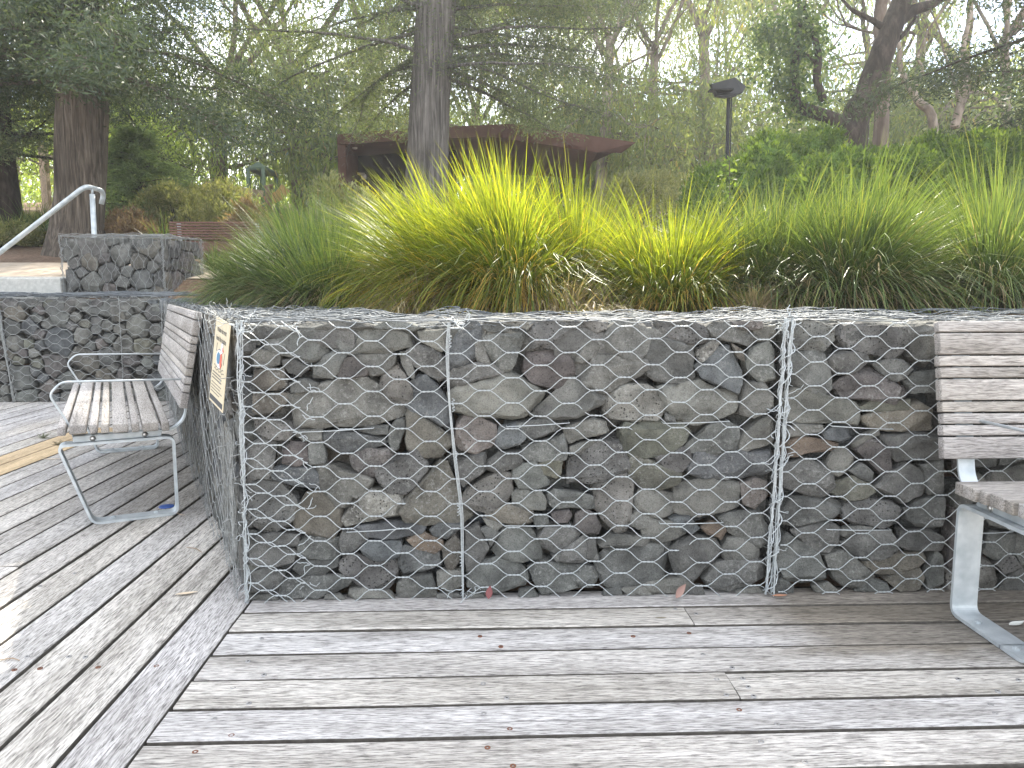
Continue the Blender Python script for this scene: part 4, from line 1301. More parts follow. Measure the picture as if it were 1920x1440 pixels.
for i in range(17):
    if yy < -T_ + .035: break
    x = -sw / 2 + .018; end = sw / 2 - .02 - rt.uniform(0, .05)
    while x < end:
        w = rt.uniform(.008, .022)
        bars.append([(x, yy), (min(x + w, end), yy), (min(x + w, end), yy + (.0042 if i < 3 else .0028)), (x, yy + (.0042 if i < 3 else .0028))])
        x += w + .0035
    yy -= .0105 if i not in (2, 7, 12) else .015
flat('small_print', bars, plain('sign_grey_ink', (.12, .11, .10), .6))
flat('footer_band', [[(-sw / 2 + .008, -T_ + .008), (sw / 2 - .008, -T_ + .008), (sw / 2 - .008, -T_ + .026), (-sw / 2 + .008, -T_ + .026)]], M_INK)

# ---------------------------------------------------------------- handrail
rz = lambda x, y, Y=8.62: on_y(x, y, Y)
root = empty('handrail', rz(175, 440), 0, 'galvanised pipe handrail sloping down beside the low basket', 'handrail')
q0 = rz(160, 349); q1 = rz(0, 473)
far = q0 + (q1 - q0) * 2.6
mb = MB()
pth = round_path([far, q0, rz(190, 357, 8.85), rz(194, 366, 8.9), rz(190, 383, 8.9)], .07, 6)
mb.tube(pth, .027, 14)
mb.build('rail', M_STEEL, root, True, True)
mb = MB()
a, b = rz(173, 364, 8.7), rz(177, 470, 8.7)
mb.tube([a, Vector((b.x, b.y, b.z - .45))], .027, 14); mb.tube([a + Vector((0, 0, -.01)), rz(173, 352, 8.7)], .012, 8)
mb.build('post', M_STEEL, root, True, True)

# ---------------------------------------------------------------- litter on the deck
M_LEAFPALE = plain('dry_leaf_pale', (.62, .50, .36), .7); M_LEAFRED = plain('dry_leaf_red', (.17, .05, .05), .7)
M_LEAFPINK = plain('dry_leaf_pink', (.28, .17, .14), .7); M_LEAFWHITE = plain('bleached_leaf', (.72, .72, .66), .7); M_LEAFOL = plain('dry_leaf_olive', (.22, .19, .12), .8); M_TWIG = plain('twig', (.30, .22, .15), .8)
def leaf(name, p, rz_, L, Wd, mat, label, curl=.2, pitch=0.0, group=None, roll=0.0):
    mb = MB()
    K = 8; vs = []; fs = []
    for i in range(K + 1):
        t = i / K; w = Wd / 2 * math.sin(math.pi * min(1, max(0, t)) ** .85) + .0003
        z = curl * L * (t - .5) ** 2
        for s in (-1, 0, 1): vs.append((L * (t - .5), s * w, z + (abs(s)) * w * .35))
    for i in range(K):
        for j in range(2): fs.append((i * 3 + j, i * 3 + j + 1, (i + 1) * 3 + j + 1, (i + 1) * 3 + j))
    k = len(vs); vs += [(x, y, z - .0006) for x, y, z in vs]; fs += [tuple(k + q for q in f)[::-1] for f in fs[:]]
    mb.add(vs, fs)
    o = mb.build(name, mat)
    o.location = p; o.rotation_euler = (roll, -pitch, rz_)
    return tag(o, label, 'leaf', group)
up = Vector((0, 0, .003))
leaf('dry_leaf', on_z(350, 1115) + up, .35, .075, .020, M_LEAFPALE, 'pale tan gum leaf on the left boards near the basket corner')
leaf('dry_leaf', on_z(1906, 1172) + up, .25, .062, .024, M_LEAFWHITE, 'bleached white leaf inside the steel foot of the large bench', .3, .1)
leaf('dry_leaf', on_z(1866, 1176) + up, -.7, .020, .008, M_LEAFWHITE, 'tiny pale scrap beside the bleached leaf')
leaf('dry_leaf', on_y(918, 1117, YF - .03) + Vector((0, 0, .012)), 1.2, .045, .024, M_LEAFRED, 'dark red leaf standing against the bottom wires of the basket', .2, 1.15)
leaf('dry_leaf', on_y(1275, 1113, YF - .03) + Vector((0, 0, .010)), .5, .060, .026, M_LEAFPINK, 'pinkish curled leaf leaning on the bottom wires near the middle', .4, .75, roll=1.2)
leaf('dry_leaf', on_y(1462, 1119, YF - .04) + up, .1, .055, .016, plain('dry_leaf_orange', (.42, .20, .12), .7), 'orange brown leaf at the foot of the laced seam')
leaf('dry_leaf', on_z(97, 862) + up, .1, .12, .013, M_LEAFPALE, 'long thin pale leaf beside the new boards')
leaf('dry_leaf', on_z(338, 966) + up, -.6, .075, .007, M_LEAFPALE, 'thin pale sliver behind the foot of the small bench')
leaf('dry_leaf', on_z(1240, 1160) * 1.0 + up, .0, .04, .005, M_LEAFOL, 'small dark stalk lying on the first wide board')
for (a_, b_, lab) in (((350, 1027), (379, 1037), 'short curved brown twig near the foot of the side basket'), ((0, 1239), (37, 1240), 'straight dark twig at the left edge of the boards')):
    p, q = on_z(*a_) + up, on_z(*b_) + up
    mb = MB(); mb.tube([p, (p + q) / 2 + Vector((.004, .006, .003)), q], [.0016, .0022, .0012], 6)
    tag(mb.build('twig', M_TWIG), lab, 'twig')
for (px_, py_, lab) in ((82, 822, 'grey green lichen tuft at the upper edge of the new boards'), (110, 835, 'dull brown crumb of bark on the new boards')):
    p = on_z(px_, py_); mb = MB(); rr = random.Random(px_)
    for i in range(26):
        d = Vector((rr.uniform(-1, 1), rr.uniform(-.7, .7), rr.uniform(.0, .9))) * .045
        mb.tube([p + Vector((0, 0, .002)), p + d * .6 + Vector((0, 0, .004)), p + d], [.003, .0022, .001], 4)
    tag(mb.build('debris_tuft', plain('tuft', (.16, .17, .11), .9) if px_ < 100 else M_LEAFOL), lab, 'debris')
# blue lid lying by the rear foot of the small bench
p = on_z(303, 957)
mb = MB()
K = 28; prof = [(.0, .005), (.030, .005), (.034, .004), (.036, .0), (.034, .0), (.032, .003), (.0, .003)]
vs = [(r_ * math.cos(2 * math.pi * i / K), r_ * math.sin(2 * math.pi * i / K), z) for r_, z in prof for i in range(K)]
fs = [(l * K + i, l * K + (i + 1) % K, (l + 1) * K + (i + 1) % K, (l + 1) * K + i) for l in range(len(prof) - 1) for i in range(K)]
mb.add(vs, fs); o = mb.build('plastic_lid', M_BLUE); o.location = (p.x + .0, p.y + .06, .001)
tag(o, 'flat round blue plastic lid on the boards by the small bench foot', 'lid')
# ---------------------------------------------------------------- vegetation helpers
def leaf_mat(name, stops, trans=.5, rough=.55, along=None, tcol=(1.25, 1.3, .5)):
    m = bpy.data.materials.new(name); m.use_nodes = True; n = m.node_tree; b = n.nodes['Principled BSDF']; out = n.nodes['Material Output']
    at = N(n, 'ShaderNodeAttribute', attribute_name='rnd')
    r = ramp(n, stops, at.outputs['Fac'])
    col = r.outputs[0]
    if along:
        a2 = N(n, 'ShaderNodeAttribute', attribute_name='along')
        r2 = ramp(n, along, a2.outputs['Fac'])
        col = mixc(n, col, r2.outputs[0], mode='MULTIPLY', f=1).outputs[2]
    n.links.new(col, b.inputs['Base Color']); b.inputs['Roughness'].default_value = rough; b.inputs['Specular IOR Level'].default_value = .35
    tr = N(n, 'ShaderNodeBsdfTranslucent')
    tm = mixc(n, col, tcol, mode='MULTIPLY', f=1)
    n.links.new(tm.outputs[2], tr.inputs[0])
    ms = N(n, 'ShaderNodeMixShader'); ms.inputs[0].default_value = trans
    n.links.new(b.outputs[0], ms.inputs[1]); n.links.new(tr.outputs[0], ms.inputs[2]); n.links.new(ms.outputs[0], out.inputs[0])
    return m
def bark_mat(name, c0, c1, scale=(14, 14, 1.6), strength=1.0, dist=.03):
    m, n, b = new_mat(name)
    t = N(n, 'ShaderNodeTexCoord'); mp_ = N(n, 'ShaderNodeMapping'); mp_.inputs['Scale'].default_value = scale
    n.links.new(t.outputs['Object'], mp_.inputs[0])
    x = N(n, 'ShaderNodeTexNoise'); x.inputs['Scale'].default_value = 1; x.inputs['Detail'].default_value = 8; x.inputs['Roughness'].default_value = .65; x.inputs['Distortion'].default_value = .6
    n.links.new(mp_.outputs[0], x.inputs[0])
    y = N(n, 'ShaderNodeTexNoise'); y.inputs['Scale'].default_value = 1.3; y.inputs['Detail'].default_value = 4; n.links.new(t.outputs['Object'], y.inputs[0])
    r = ramp(n, [(.32, tuple(c * .45 for c in c0)), (.48, c0), (.68, c1)], x.outputs[0])
    r2 = ramp(n, [(.35, .72), (.65, 1.18)], y.outputs[0])
    o = mixc(n, r.outputs[0], r2.outputs[0], mode='MULTIPLY', f=1)
    n.links.new(o.outputs[2], b.inputs['Base Color']); b.inputs['Roughness'].default_value = .9; b.inputs['Specular IOR Level'].default_value = .2
    bump(n, b, x.outputs[0], strength, dist)
    return m
def quads(name, P4, rnd, mat, parent=None, along=None, local=None):
    """many small faces; P4: (n,4,3)"""
    n_ = len(P4)
    me = bpy.data.meshes.new(name)
    me.vertices.add(n_ * 4); me.loops.add(n_ * 4); me.polygons.add(n_)
    co = np.asarray(P4, 'f').reshape(-1)
    me.vertices.foreach_set('co', co)
    me.loops.foreach_set('vertex_index', np.arange(n_ * 4, dtype='i'))
    me.polygons.foreach_set('loop_start', np.arange(0, n_ * 4, 4, dtype='i'))
    me.polygons.foreach_set('loop_total', np.full(n_, 4, dtype='i'))
    me.update(calc_edges=True)
    a = me.attributes.new('rnd', 'FLOAT', 'FACE'); a.data.foreach_set('value', np.asarray(rnd, 'f'))
    if along is not None:
        a = me.attributes.new('along', 'FLOAT', 'FACE'); a.data.foreach_set('value', np.asarray(along, 'f'))
    return link(name, me, mat, parent, False)
def unit(a): return a / np.maximum(np.linalg.norm(a, axis=-1, keepdims=True), 1e-9)
def leaves(name, C, D, L, Wd, rng, mat, parent, rnd=None, diamond=True):
    """leaf faces centred on C pointing along D"""
    n_ = len(C)
    D = unit(D)
    s = unit(np.cross(D, rng.normal(size=(n_, 3))))
    L = L * rng.uniform(.6, 1.3, (n_, 1)); Wd = Wd * rng.uniform(.6, 1.3, (n_, 1))
    a = C - D * L * .5; c = C + D * L * .5
    m_ = C - D * L * .08
    P = np.stack([a, m_ + s * Wd * .5, c, m_ - s * Wd * .5], 1)
    if rnd is None: rnd = rng.random(n_)
    return quads(name, P, rnd, mat, parent)
def around(E_, k, sig, rng, flat=1.0):
    """k points scattered round each of the given ends"""
    C = np.repeat(E_, k, 0) + rng.normal(size=(len(E_) * k, 3)) * np.array([sig, sig, sig * flat])
    return C, np.repeat(rng.random(len(E_)), k)
def limb(mb, pts, r0, r1, n=7):
    k = len(pts)
    mb.tube(pts, [r0 + (r1 - r0) * (i / (k - 1)) ** .8 for i in range(k)], n, True)
def grow(mb, p, d, L, r, level, rng, tips, up=.25, spread=.75, kids=(2, 3), shrink=.68, wob=.22, rmin=.006):
    """a forking limb; collects the twig ends"""
    k = 6
    pts = [Vector(p)]; d = Vector(d).normalized()
    for i in range(k):
        d = (d + Vector((rng.uniform(-1, 1), rng.uniform(-1, 1), rng.uniform(-1, 1))) * wob + Vector((0, 0, up * .12))).normalized()
        pts.append(pts[-1] + d * (L / k))
    limb(mb, pts, r, max(r * .62, rmin), 8 if r > .08 else 5)
    if level <= 0:
        tips += [pts[-1], pts[-3], pts[-2]]; return
    if level <= 1: tips.append(pts[3])
    for i in range(rng.randint(*kids)):
        q = pts[-1] if i < 2 else pts[rng.choice((3, 4, 5))]
        nd = (d + Vector((rng.uniform(-1, 1), rng.uniform(-1, 1), rng.uniform(-.5, .8) * .8)).normalized() * spread).normalized()
        grow(mb, q, nd, L * shrink * rng.uniform(.8, 1.15), max(r * .62 * rng.uniform(.7, .95), rmin), level - 1, rng, tips, up, spread, kids, shrink, wob, rmin)
def trunk_mesh(mb, pts, rad, n=20, flute=.06, seed=0):
    """tapering trunk with buttressed, uneven section"""
    pts = [Vector(p) for p in pts]
    K = 26
    cum = [0]
    for a, b_ in zip(pts[:-1], pts[1:]): cum.append(cum[-1] + (b_ - a).length)
    def at(t):
        s = t * cum[-1]
        for i in range(len(pts) - 1):
            if s <= cum[i + 1] or i == len(pts) - 2:
                f = (s - cum[i]) / (cum[i + 1] - cum[i])
                return pts[i].lerp(pts[i + 1], f), rad[i] + (rad[i + 1] - rad[i]) * f
    vs = []
    for j in range(K + 1):
        c, r = at(j / K)
        for i in range(n):
            w = 2 * math.pi * i / n
            rr = r * (1 + flute * 1.6 * noise.noise(Vector((math.cos(w) * 1.8, math.sin(w) * 1.8, c.z * .35 + seed))) + flute * .7 * noise.noise(Vector((math.cos(w) * 5, math.sin(w) * 5, c.z * .8 + seed))))
            vs.append(c + Vector((math.cos(w) * rr, math.sin(w) * rr, 0)))
    fs = [(j * n + i, j * n + (i + 1) % n, (j + 1) * n + (i + 1) % n, (j + 1) * n + i) for j in range(K) for i in range(n)]
    fs.append(tuple(K * n + i for i in range(n)))
    mb.add(vs, fs)

BARK_CY = bark_mat('fibrous_bark', (.112, .092, .074), (.25, .21, .17), (30, 30, 1.6), 1.0, .06)
BARK_GREY = bark_mat('grey_bark', (.145, .132, .118), (.30, .275, .25), (30, 30, 1.5), 1.0, .06)
BARK_DK = bark_mat('dark_bark', (.055, .042, .034), (.12, .095, .078), (9, 9, 3), 1.0, .04)
BARK_GUM = bark_mat('pale_gum_bark', (.23, .185, .145), (.42, .355, .29), (3, 3, 1.2), .4, .01)
BARK_PINK = bark_mat('pink_brown_bark', (.15, .112, .088), (.29, .23, .185), (5, 5, 1.2), .7, .02)
L_CYP = leaf_mat('cypress_foliage', [(0, (.040, .060, .044)), (.35, (.056, .080, .053)), (.7, (.075, .100, .057)), (1, (.11, .12, .062))], .38)
L_CYP2 = leaf_mat('cedar_foliage', [(0, (.080, .108, .085)), (.4, (.115, .145, .100)), (.75, (.17, .20, .125)), (1, (.26, .25, .15))], .50)
L_EUC = leaf_mat('gum_foliage', [(0, (.135, .17, .12)), (.3, (.18, .22, .14)), (.6, (.24, .28, .16)), (.82, (.33, .345, .16)), (.93, (.39, .30, .15)), (1, (.42, .25, .15))], .60)
L_EUCG = leaf_mat('bright_gum_foliage', [(0, (.13, .18, .075)), (.4, (.21, .28, .09)), (.8, (.30, .36, .11)), (1, (.40, .40, .14))], .60)
L_IVY = leaf_mat('ivy_foliage', [(0, (.060, .10, .050)), (.5, (.10, .16, .065)), (1, (.19, .25, .09))], .5)
L_HEDGE = leaf_mat('shrub_foliage', [(0, (.055, .092, .032)), (.45, (.10, .155, .040)), (.8, (.17, .23, .048)), (1, (.27, .32, .06))], .55)
L_OLIVE = leaf_mat('olive_foliage', [(0, (.14, .15, .075)), (.5, (.24, .245, .125)), (.85, (.35, .335, .19)), (1, (.38, .29, .18))], .5)
L_RED = leaf_mat('russet_foliage', [(0, (.15, .10, .07)), (.5, (.25, .165, .115)), (1, (.33, .26, .18))], .4)
L_YOUNG = leaf_mat('young_conifer_foliage', [(0, (.13, .19, .115)), (.5, (.22, .29, .16)), (1, (.33, .40, .22))], .55)

# ---------------------------------------------------------------- conifers
def conifer(name, x, y, pts, rad, label, seed, h0, h1, reach, nb, mat, bark, droop=.25, leaf_n=9, sig=.16, L=.13, Wd=.030, azf=None, extra=None, leaf_keep=None, flute=.06, twigs=9, group=None, end_keep=None):
    rg = random.Random(seed); rn = np.random.default_rng(seed)
    z0 = terr(x, y) - .15
    root = empty(name, (x, y, z0 + .15), 0, label, 'tree', group)
    mb = MB()
    trunk_mesh(mb, [Vector(p) for p in pts], rad, 24, flute, seed)
    o = mb.build('trunk', bark, root, True, True)
    mb = MB(); ends = []; outw = []
    for i in range(nb):
        t = (i + rg.random()) / nb
        h = h0 + (h1 - h0) * t ** 1.45
        # trunk centre at this height
        c = None
        for a, b_ in zip(pts[:-1], pts[1:]):
            if Vector(a).z <= h <= Vector(b_).z:
                c = Vector(a).lerp(Vector(b_), (h - Vector(a).z) / max(1e-6, Vector(b_).z - Vector(a).z))
        if c is None: c = Vector(pts[-1]) if h > Vector(pts[-1]).z else Vector(pts[0])
        az = azf(rg, t) if azf else rg.uniform(0, 2 * math.pi)
        Lb = reach(t) * rg.uniform(.65, 1.15)
        rise = rg.uniform(-.05, .30)
        d = Vector((math.cos(az), math.sin(az), rise)).normalized()
        p = Vector((c.x, c.y, h)); line = [p.copy()]
        for k in range(9):
            d = (d + Vector((rg.uniform(-1, 1) * .17, rg.uniform(-1, 1) * .17, -droop * .13 + rg.uniform(-1, 1) * .12))).normalized()
            p = p + d * (Lb / 9); line.append(p.copy())
        limb(mb, line, .008 + .008 * Lb, .003, 6)
        for k in range(1, 10):
            for s in range(twigs // 3 + (k > 4) * 2):
                q = line[k].lerp(line[k - 1], rg.random())
                sd2 = Vector((rg.uniform(-1, 1), rg.uniform(-1, 1), rg.uniform(-.55, .25))).normalized()
                tw = (d * .5 + sd2).normalized()
                tl = rg.uniform(.15, .55) * (1.15 - k / 14) * min(1, Lb / 2.2 + .25)
                e = q + tw * tl
                mb.tube([q, (q + e) / 2 + Vector((0, 0, .02)), e], [.006, .004, .002], 3, False)
                for f in (.45, .75, 1.0):
                    ends.append(q.lerp(e, f)); outw.append(tw)
    mb.build('limbs', bark, root, True, True)
    E_ = np.array([tuple(e) for e in ends]); O_ = np.array([tuple(e) for e in outw])
    if extra is not None:
        xe, xo = extra(rn); E_ = np.concatenate([E_, xe]); O_ = np.concatenate([O_, xo])
    if end_keep is not None:
        kk = end_keep(E_); E_, O_ = E_[kk], O_[kk]
    C, cl = around(E_, leaf_n, sig, rn, .55)
    D = np.repeat(O_, leaf_n, 0) + rn.normal(size=C.shape) * .55 + np.array([0, 0, -.18])
    rnd = np.clip(cl * .6 + rn.random(len(C)) * .4, 0, 1)
    if leaf_keep is not None:
        k = leaf_keep(C); C, D, rnd = C[k], D[k], rnd[k]
    lo = leaves('crown', C, D, L, Wd, rn, mat, root, rnd)
    lo.matrix_parent_inverse = parent_matrix(root).inverted()
    return root
def pt(px_, py_, Y): return on_y(px_, py_, Y)
# the big fibrous trunk on the left
Yc = 11.5
zb = terr(-5.87, Yc) - .15
tp = [(-5.87, Yc, zb), (pt(147, 470, Yc).x, Yc, zb + .45), (pt(150, 400, Yc).x, Yc, pt(150, 400, Yc).z), (pt(153, 250, Yc).x, Yc, pt(153, 250, Yc).z), (pt(160, 60, Yc).x, Yc, pt(160, 60, Yc).z), (-5.5, Yc, 9.0), (-5.4, Yc, 14.5)]
conifer('conifer_tree', -5.87, Yc, tp, [.46, .345, .30, .33, .30, .22, .05], 'huge dark conifer with a broad fibrous trunk behind the handrail', 61, 3.9, 14.2,
        lambda t: 3.6 * (1 - t) + 1.0, 120, L_CYP, BARK_CY, .36, 21, .20, .085, .018, flute=.11, azf=lambda rg, t: (rg.uniform(0, 6.283) if rg.random() < .55 else rg.uniform(-2.6, -.4)))
# far-left trunk, cut by the frame
Yl = 14.0
xl = pt(2, 300, Yl).x
conifer('conifer_tree', xl, Yl, [(xl, Yl, terr(xl, Yl) - .2), (xl, Yl, 3.2), (xl - .05, Yl, 6.5), (xl, Yl, 12.5)], [.30, .22, .18, .04], 'dark conifer at the very left edge, its trunk cut by the frame', 62, 3.4, 12.2,
        lambda t: 2.6 * (1 - t) + .7, 60, L_CYP2, BARK_DK, .3, 14, .19, .09, .018)
# the straight grey trunk in the middle
Ym = 13.0
tp = [(-1.02, Ym, terr(-1, Ym) - .2), (pt(800, 320, Ym).x, Ym, pt(800, 320, Ym).z), (pt(806, 180, Ym).x, Ym, pt(806, 180, Ym).z), (pt(819, 0, Ym).x, Ym, pt(819, 0, Ym).z), (-.55, Ym, 9.5), (-.5, Ym, 15.5)]
def az_mid(rg, t):
    a = rg.uniform(-.65, math.pi + .65)
    return a
conifer('conifer_tree', -1.02, Ym, tp, [.42, .345, .325, .315, .22, .04], 'tall conifer with a straight grey trunk in front of the rusty shelter', 63, 4.5, 12.8,
        lambda t: (2.9 if t < .42 else 3.2 * (1.25 - t)) + .5, 92, L_CYP2, BARK_GREY, .36, 17, .19, .085, .017, azf=az_mid, leaf_keep=lambda C: C[:, 2] > 3.95)  # crown above the view: unseen, its reach shaped to shade the deck
# conifer standing right of the frame, its boughs hanging into it
Yr = 9.5
conifer('conifer_tree', 8.0, Yr, [(8.0, Yr, terr(8, Yr) - .2), (8.0, Yr, 3.5), (8.1, Yr, 8), (8.1, Yr, 13.5)], [.36, .28, .20, .04], 'dark conifer boughs reaching in from the right edge of the view', 64, 3.3, 13.2,
        lambda t: 2.6 * (1 - t) ** .7 + .8, 54, L_CYP, BARK_DK, .34, 28, .21, .085, .020, group=None)

# young feathery conifer
def young(x, y, h, w, seed, label):
    rg = random.Random(seed); rn = np.random.default_rng(seed)
    z0 = terr(x, y)
    root = empty('young_conifer', (x, y, z0), 0, label, 'tree')
    mb = MB(); limb(mb, [Vector((x, y, z0 - .1)), Vector((x + .03, y, z0 + h * .5)), Vector((x - .02, y, z0 + h))], .055, .008, 10)
    mb.build('trunk', BARK_CY, root, True, True)
    mb = MB(); E_, O_ = [], []
    for i in range(120):
        t = (i + rg.random()) / 120; z = z0 + .1 + (h - .15) * t
        az = rg.uniform(0, 2 * math.pi); Lb = w * (1 - t) ** .75 * rg.uniform(.7, 1.1) + .08
        d = Vector((math.cos(az), math.sin(az), .12)).normalized()
        p = Vector((x, y, z)); line = [p.copy()]
        for k in range(6):
            d = (d + Vector((rg.uniform(-1, 1) * .08, rg.uniform(-1, 1) * .08, .05 - .05 * k))).normalized(); p = p + d * Lb / 6; line.append(p.copy())
        limb(mb, line, .013, .003, 4)
        for k in range(1, 7):
            for s in range(5):
                q = line[k].lerp(line[k - 1], rg.random()); tw = (d + Vector((rg.uniform(-1, 1), rg.uniform(-1, 1), rg.uniform(-.3, .3))) * .9).normalized()
                for f in (.05, .13): E_.append(tuple(q + tw * f * rg.uniform(.6, 1.4))); O_.append(tuple(tw))
    mb.build('limbs', BARK_CY, root, True, True)
    C, cl = around(np.array(E_), 4, .035, rn); D = np.repeat(np.array(O_), 4, 0) + rn.normal(size=C.shape) * .4
    o = leaves('crown', C, D, .10, .016, rn, L_YOUNG, root, np.clip(cl * .5 + rn.random(len(C)) * .5, 0, 1))
    o.matrix_parent_inverse = parent_matrix(root).inverted()
xy = pt(262, 400, 13.6)
young(xy.x, 13.6, pt(262, 235, 13.6).z - terr(xy.x, 13.6), 1.25, 71, 'young feathery conifer shaped like a cone, left of the slatted brown bench')

# ---------------------------------------------------------------- gum trees
def gum(name, x, y, label, seed, h=9.0, lean=(0, 0), r=.2, bark=BARK_PINK, mat=L_EUC, levels=4, leaf_n=85, sig=.50, L=.23, Wd=.046, first=.35, start=None, group=None, hang=1.0, spread=.75, low=0, kids=(2, 3)):
    rg = random.Random(seed); rn = np.random.default_rng(seed)
    z0 = terr(x, y)
    root = empty(name, (x, y, z0), 0, label, 'tree', group)
    mb = MB(); tips = []
    top = Vector((x + lean[0] * h * first, y + lean[1] * h * first, z0 + h * first))
    base = Vector((x, y, z0 - .2))
    mid = base.lerp(top, .5) + Vector((rg.uniform(-.15, .15), rg.uniform(-.1, .1), 0))
    trunk_mesh(mb, [base, mid, top], [r * 1.25, r, r * .85], 14, .06, seed)
    mb.build('trunk', bark, root, True, True)
    mb = MB()
    for i in range(4):
        az = i * 1.6 + rg.uniform(-.5, .5)
        d = Vector((math.cos(az) * .7 + lean[0], math.sin(az) * .7 + lean[1], 1.1))
        grow(mb, top - Vector((0, 0, .05 + .25 * i)), d, h * .27, r * .46, levels - 1, rg, tips, up=.5, spread=spread, kids=kids, shrink=.72)
    for i in range(low):
        az = rg.uniform(0, 6.28); q = base.lerp(top, rg.uniform(.35, .9))
        grow(mb, q, (math.cos(az), math.sin(az), .15), h * .17, r * .28, levels - 2, rg, tips, up=-.4, spread=.9, kids=kids, shrink=.72)
    mb.build('limbs', bark, root, True, True)
    E_ = np.array([tuple(t) for t in tips])
    C, cl = around(E_, leaf_n, sig, rn, 1.15)
    C[:, 2] -= np.abs(rn.normal(size=len(C))) * sig * .7 * hang
    D = rn.normal(size=C.shape) * .55 + np.array([0, 0, -1.0])
    rnd = np.clip(cl * .65 + rn.random(len(C)) * .35, 0, 1)
    o = leaves('crown', C, D, L, Wd, rn, mat, root, rnd)
    o.matrix_parent_inverse = parent_matrix(root).inverted()
    return root
def copy_tree(root, x, y, rz_, sc, label, dz=0.0):
    c = root.copy(); COL.objects.link(c)
    c.location = (x, y, terr(x, y) + dz); c.rotation_euler = (0, 0, rz_); c.scale = (sc, sc, sc)
    c['label'] = label
    for ch in root.children:
        d = ch.copy(); COL.objects.link(d); d.parent = c
        d.matrix_parent_inverse = ch.matrix_parent_inverse.copy()
    return c
GG = 'gum trees standing behind the lawn and shelter'
def X(px_, Y): return on_y(px_, 300, Y).x
g1 = gum('gum_tree', X(565, 25), 25, 'gum tree with a red brown trunk and hanging leaves just left of the rusty shelter', 81, 12.0, (-.04, 0), .26, low=9, group=GG)
g2 = gum('gum_tree', X(405, 23), 23, 'gum tree with a forked trunk behind the playground tower beam', 82, 11.5, (.10, 0), .22, mat=L_EUCG, low=8, group=GG)
g3 = gum('gum_tree', X(1345, 24), 24, 'slender pale gum whose bare lower trunk rises beside the floodlight pole', 83, 13.5, (-.10, 0), .17, bark=BARK_GUM, mat=L_EUC, low=9, group=GG, first=.44, spread=.9, leaf_n=58, sig=.42)
g4 = gum('gum_tree', X(1060, 30), 30, 'many-stemmed gum above the right wing of the shelter roof', 84, 12.5, (.04, 0), .18, bark=BARK_PINK, mat=L_EUC, low=9, first=.25, group=GG)
spots = [(g3, X(1225, 27), 27, 1.3, .95, 'airy gum between the shelter tip and the floodlight'),
         (g4, X(1180, 34), 34, 2.4, 1.15, 'far grey green gum behind the shelter tip'),
         (g3, X(1480, 29), 29, 4.1, 1.1, 'tall pale gum behind the ivy covered stem'),
         (g1, X(1790, 27), 27, 2.0, 1.15, 'gum filling the gap right of the leaning pale stem'),
         (g3, X(1900, 24), 24, 5.2, .95, 'slender gum at the right edge of the view'),
         (g2, X(130, 26), 26, 3.0, .95, 'bright yellow green tree beyond the timber pole'),
         (g2, X(20, 30), 30, 1.1, .9, 'bright tree at the far left beyond the fence'),
         (g1, X(690, 27), 27, 3.8, 1.2, 'gum behind the left end of the rusty shelter'),
         (g4, X(900, 33), 33, 3.3, 1.3, 'far gum seen over the shelter roof, right of the straight grey trunk'),
         (g1, X(1640, 35), 35, 1.2, 1.25, 'far gum behind the leaning dark trunk'),
         (g4, X(1380, 38), 38, 0.4, 1.3, 'far gum low on the horizon behind the floodlight'),
         (g3, X(1120, 23), 23, 3.9, .9, 'slim gum just right of the shelter tip'),
         (g3, X(1720, 31), 31, 0.9, 1.2, 'gum behind the pale leaning stem'),
         (g2, X(1010, 40), 40, 2.2, 1.2, 'distant yellow green tree seen under the conifer boughs')]
for (g, x, y, rz_, sc, lab) in spots: copy_tree(g, x, y, rz_, sc, lab)

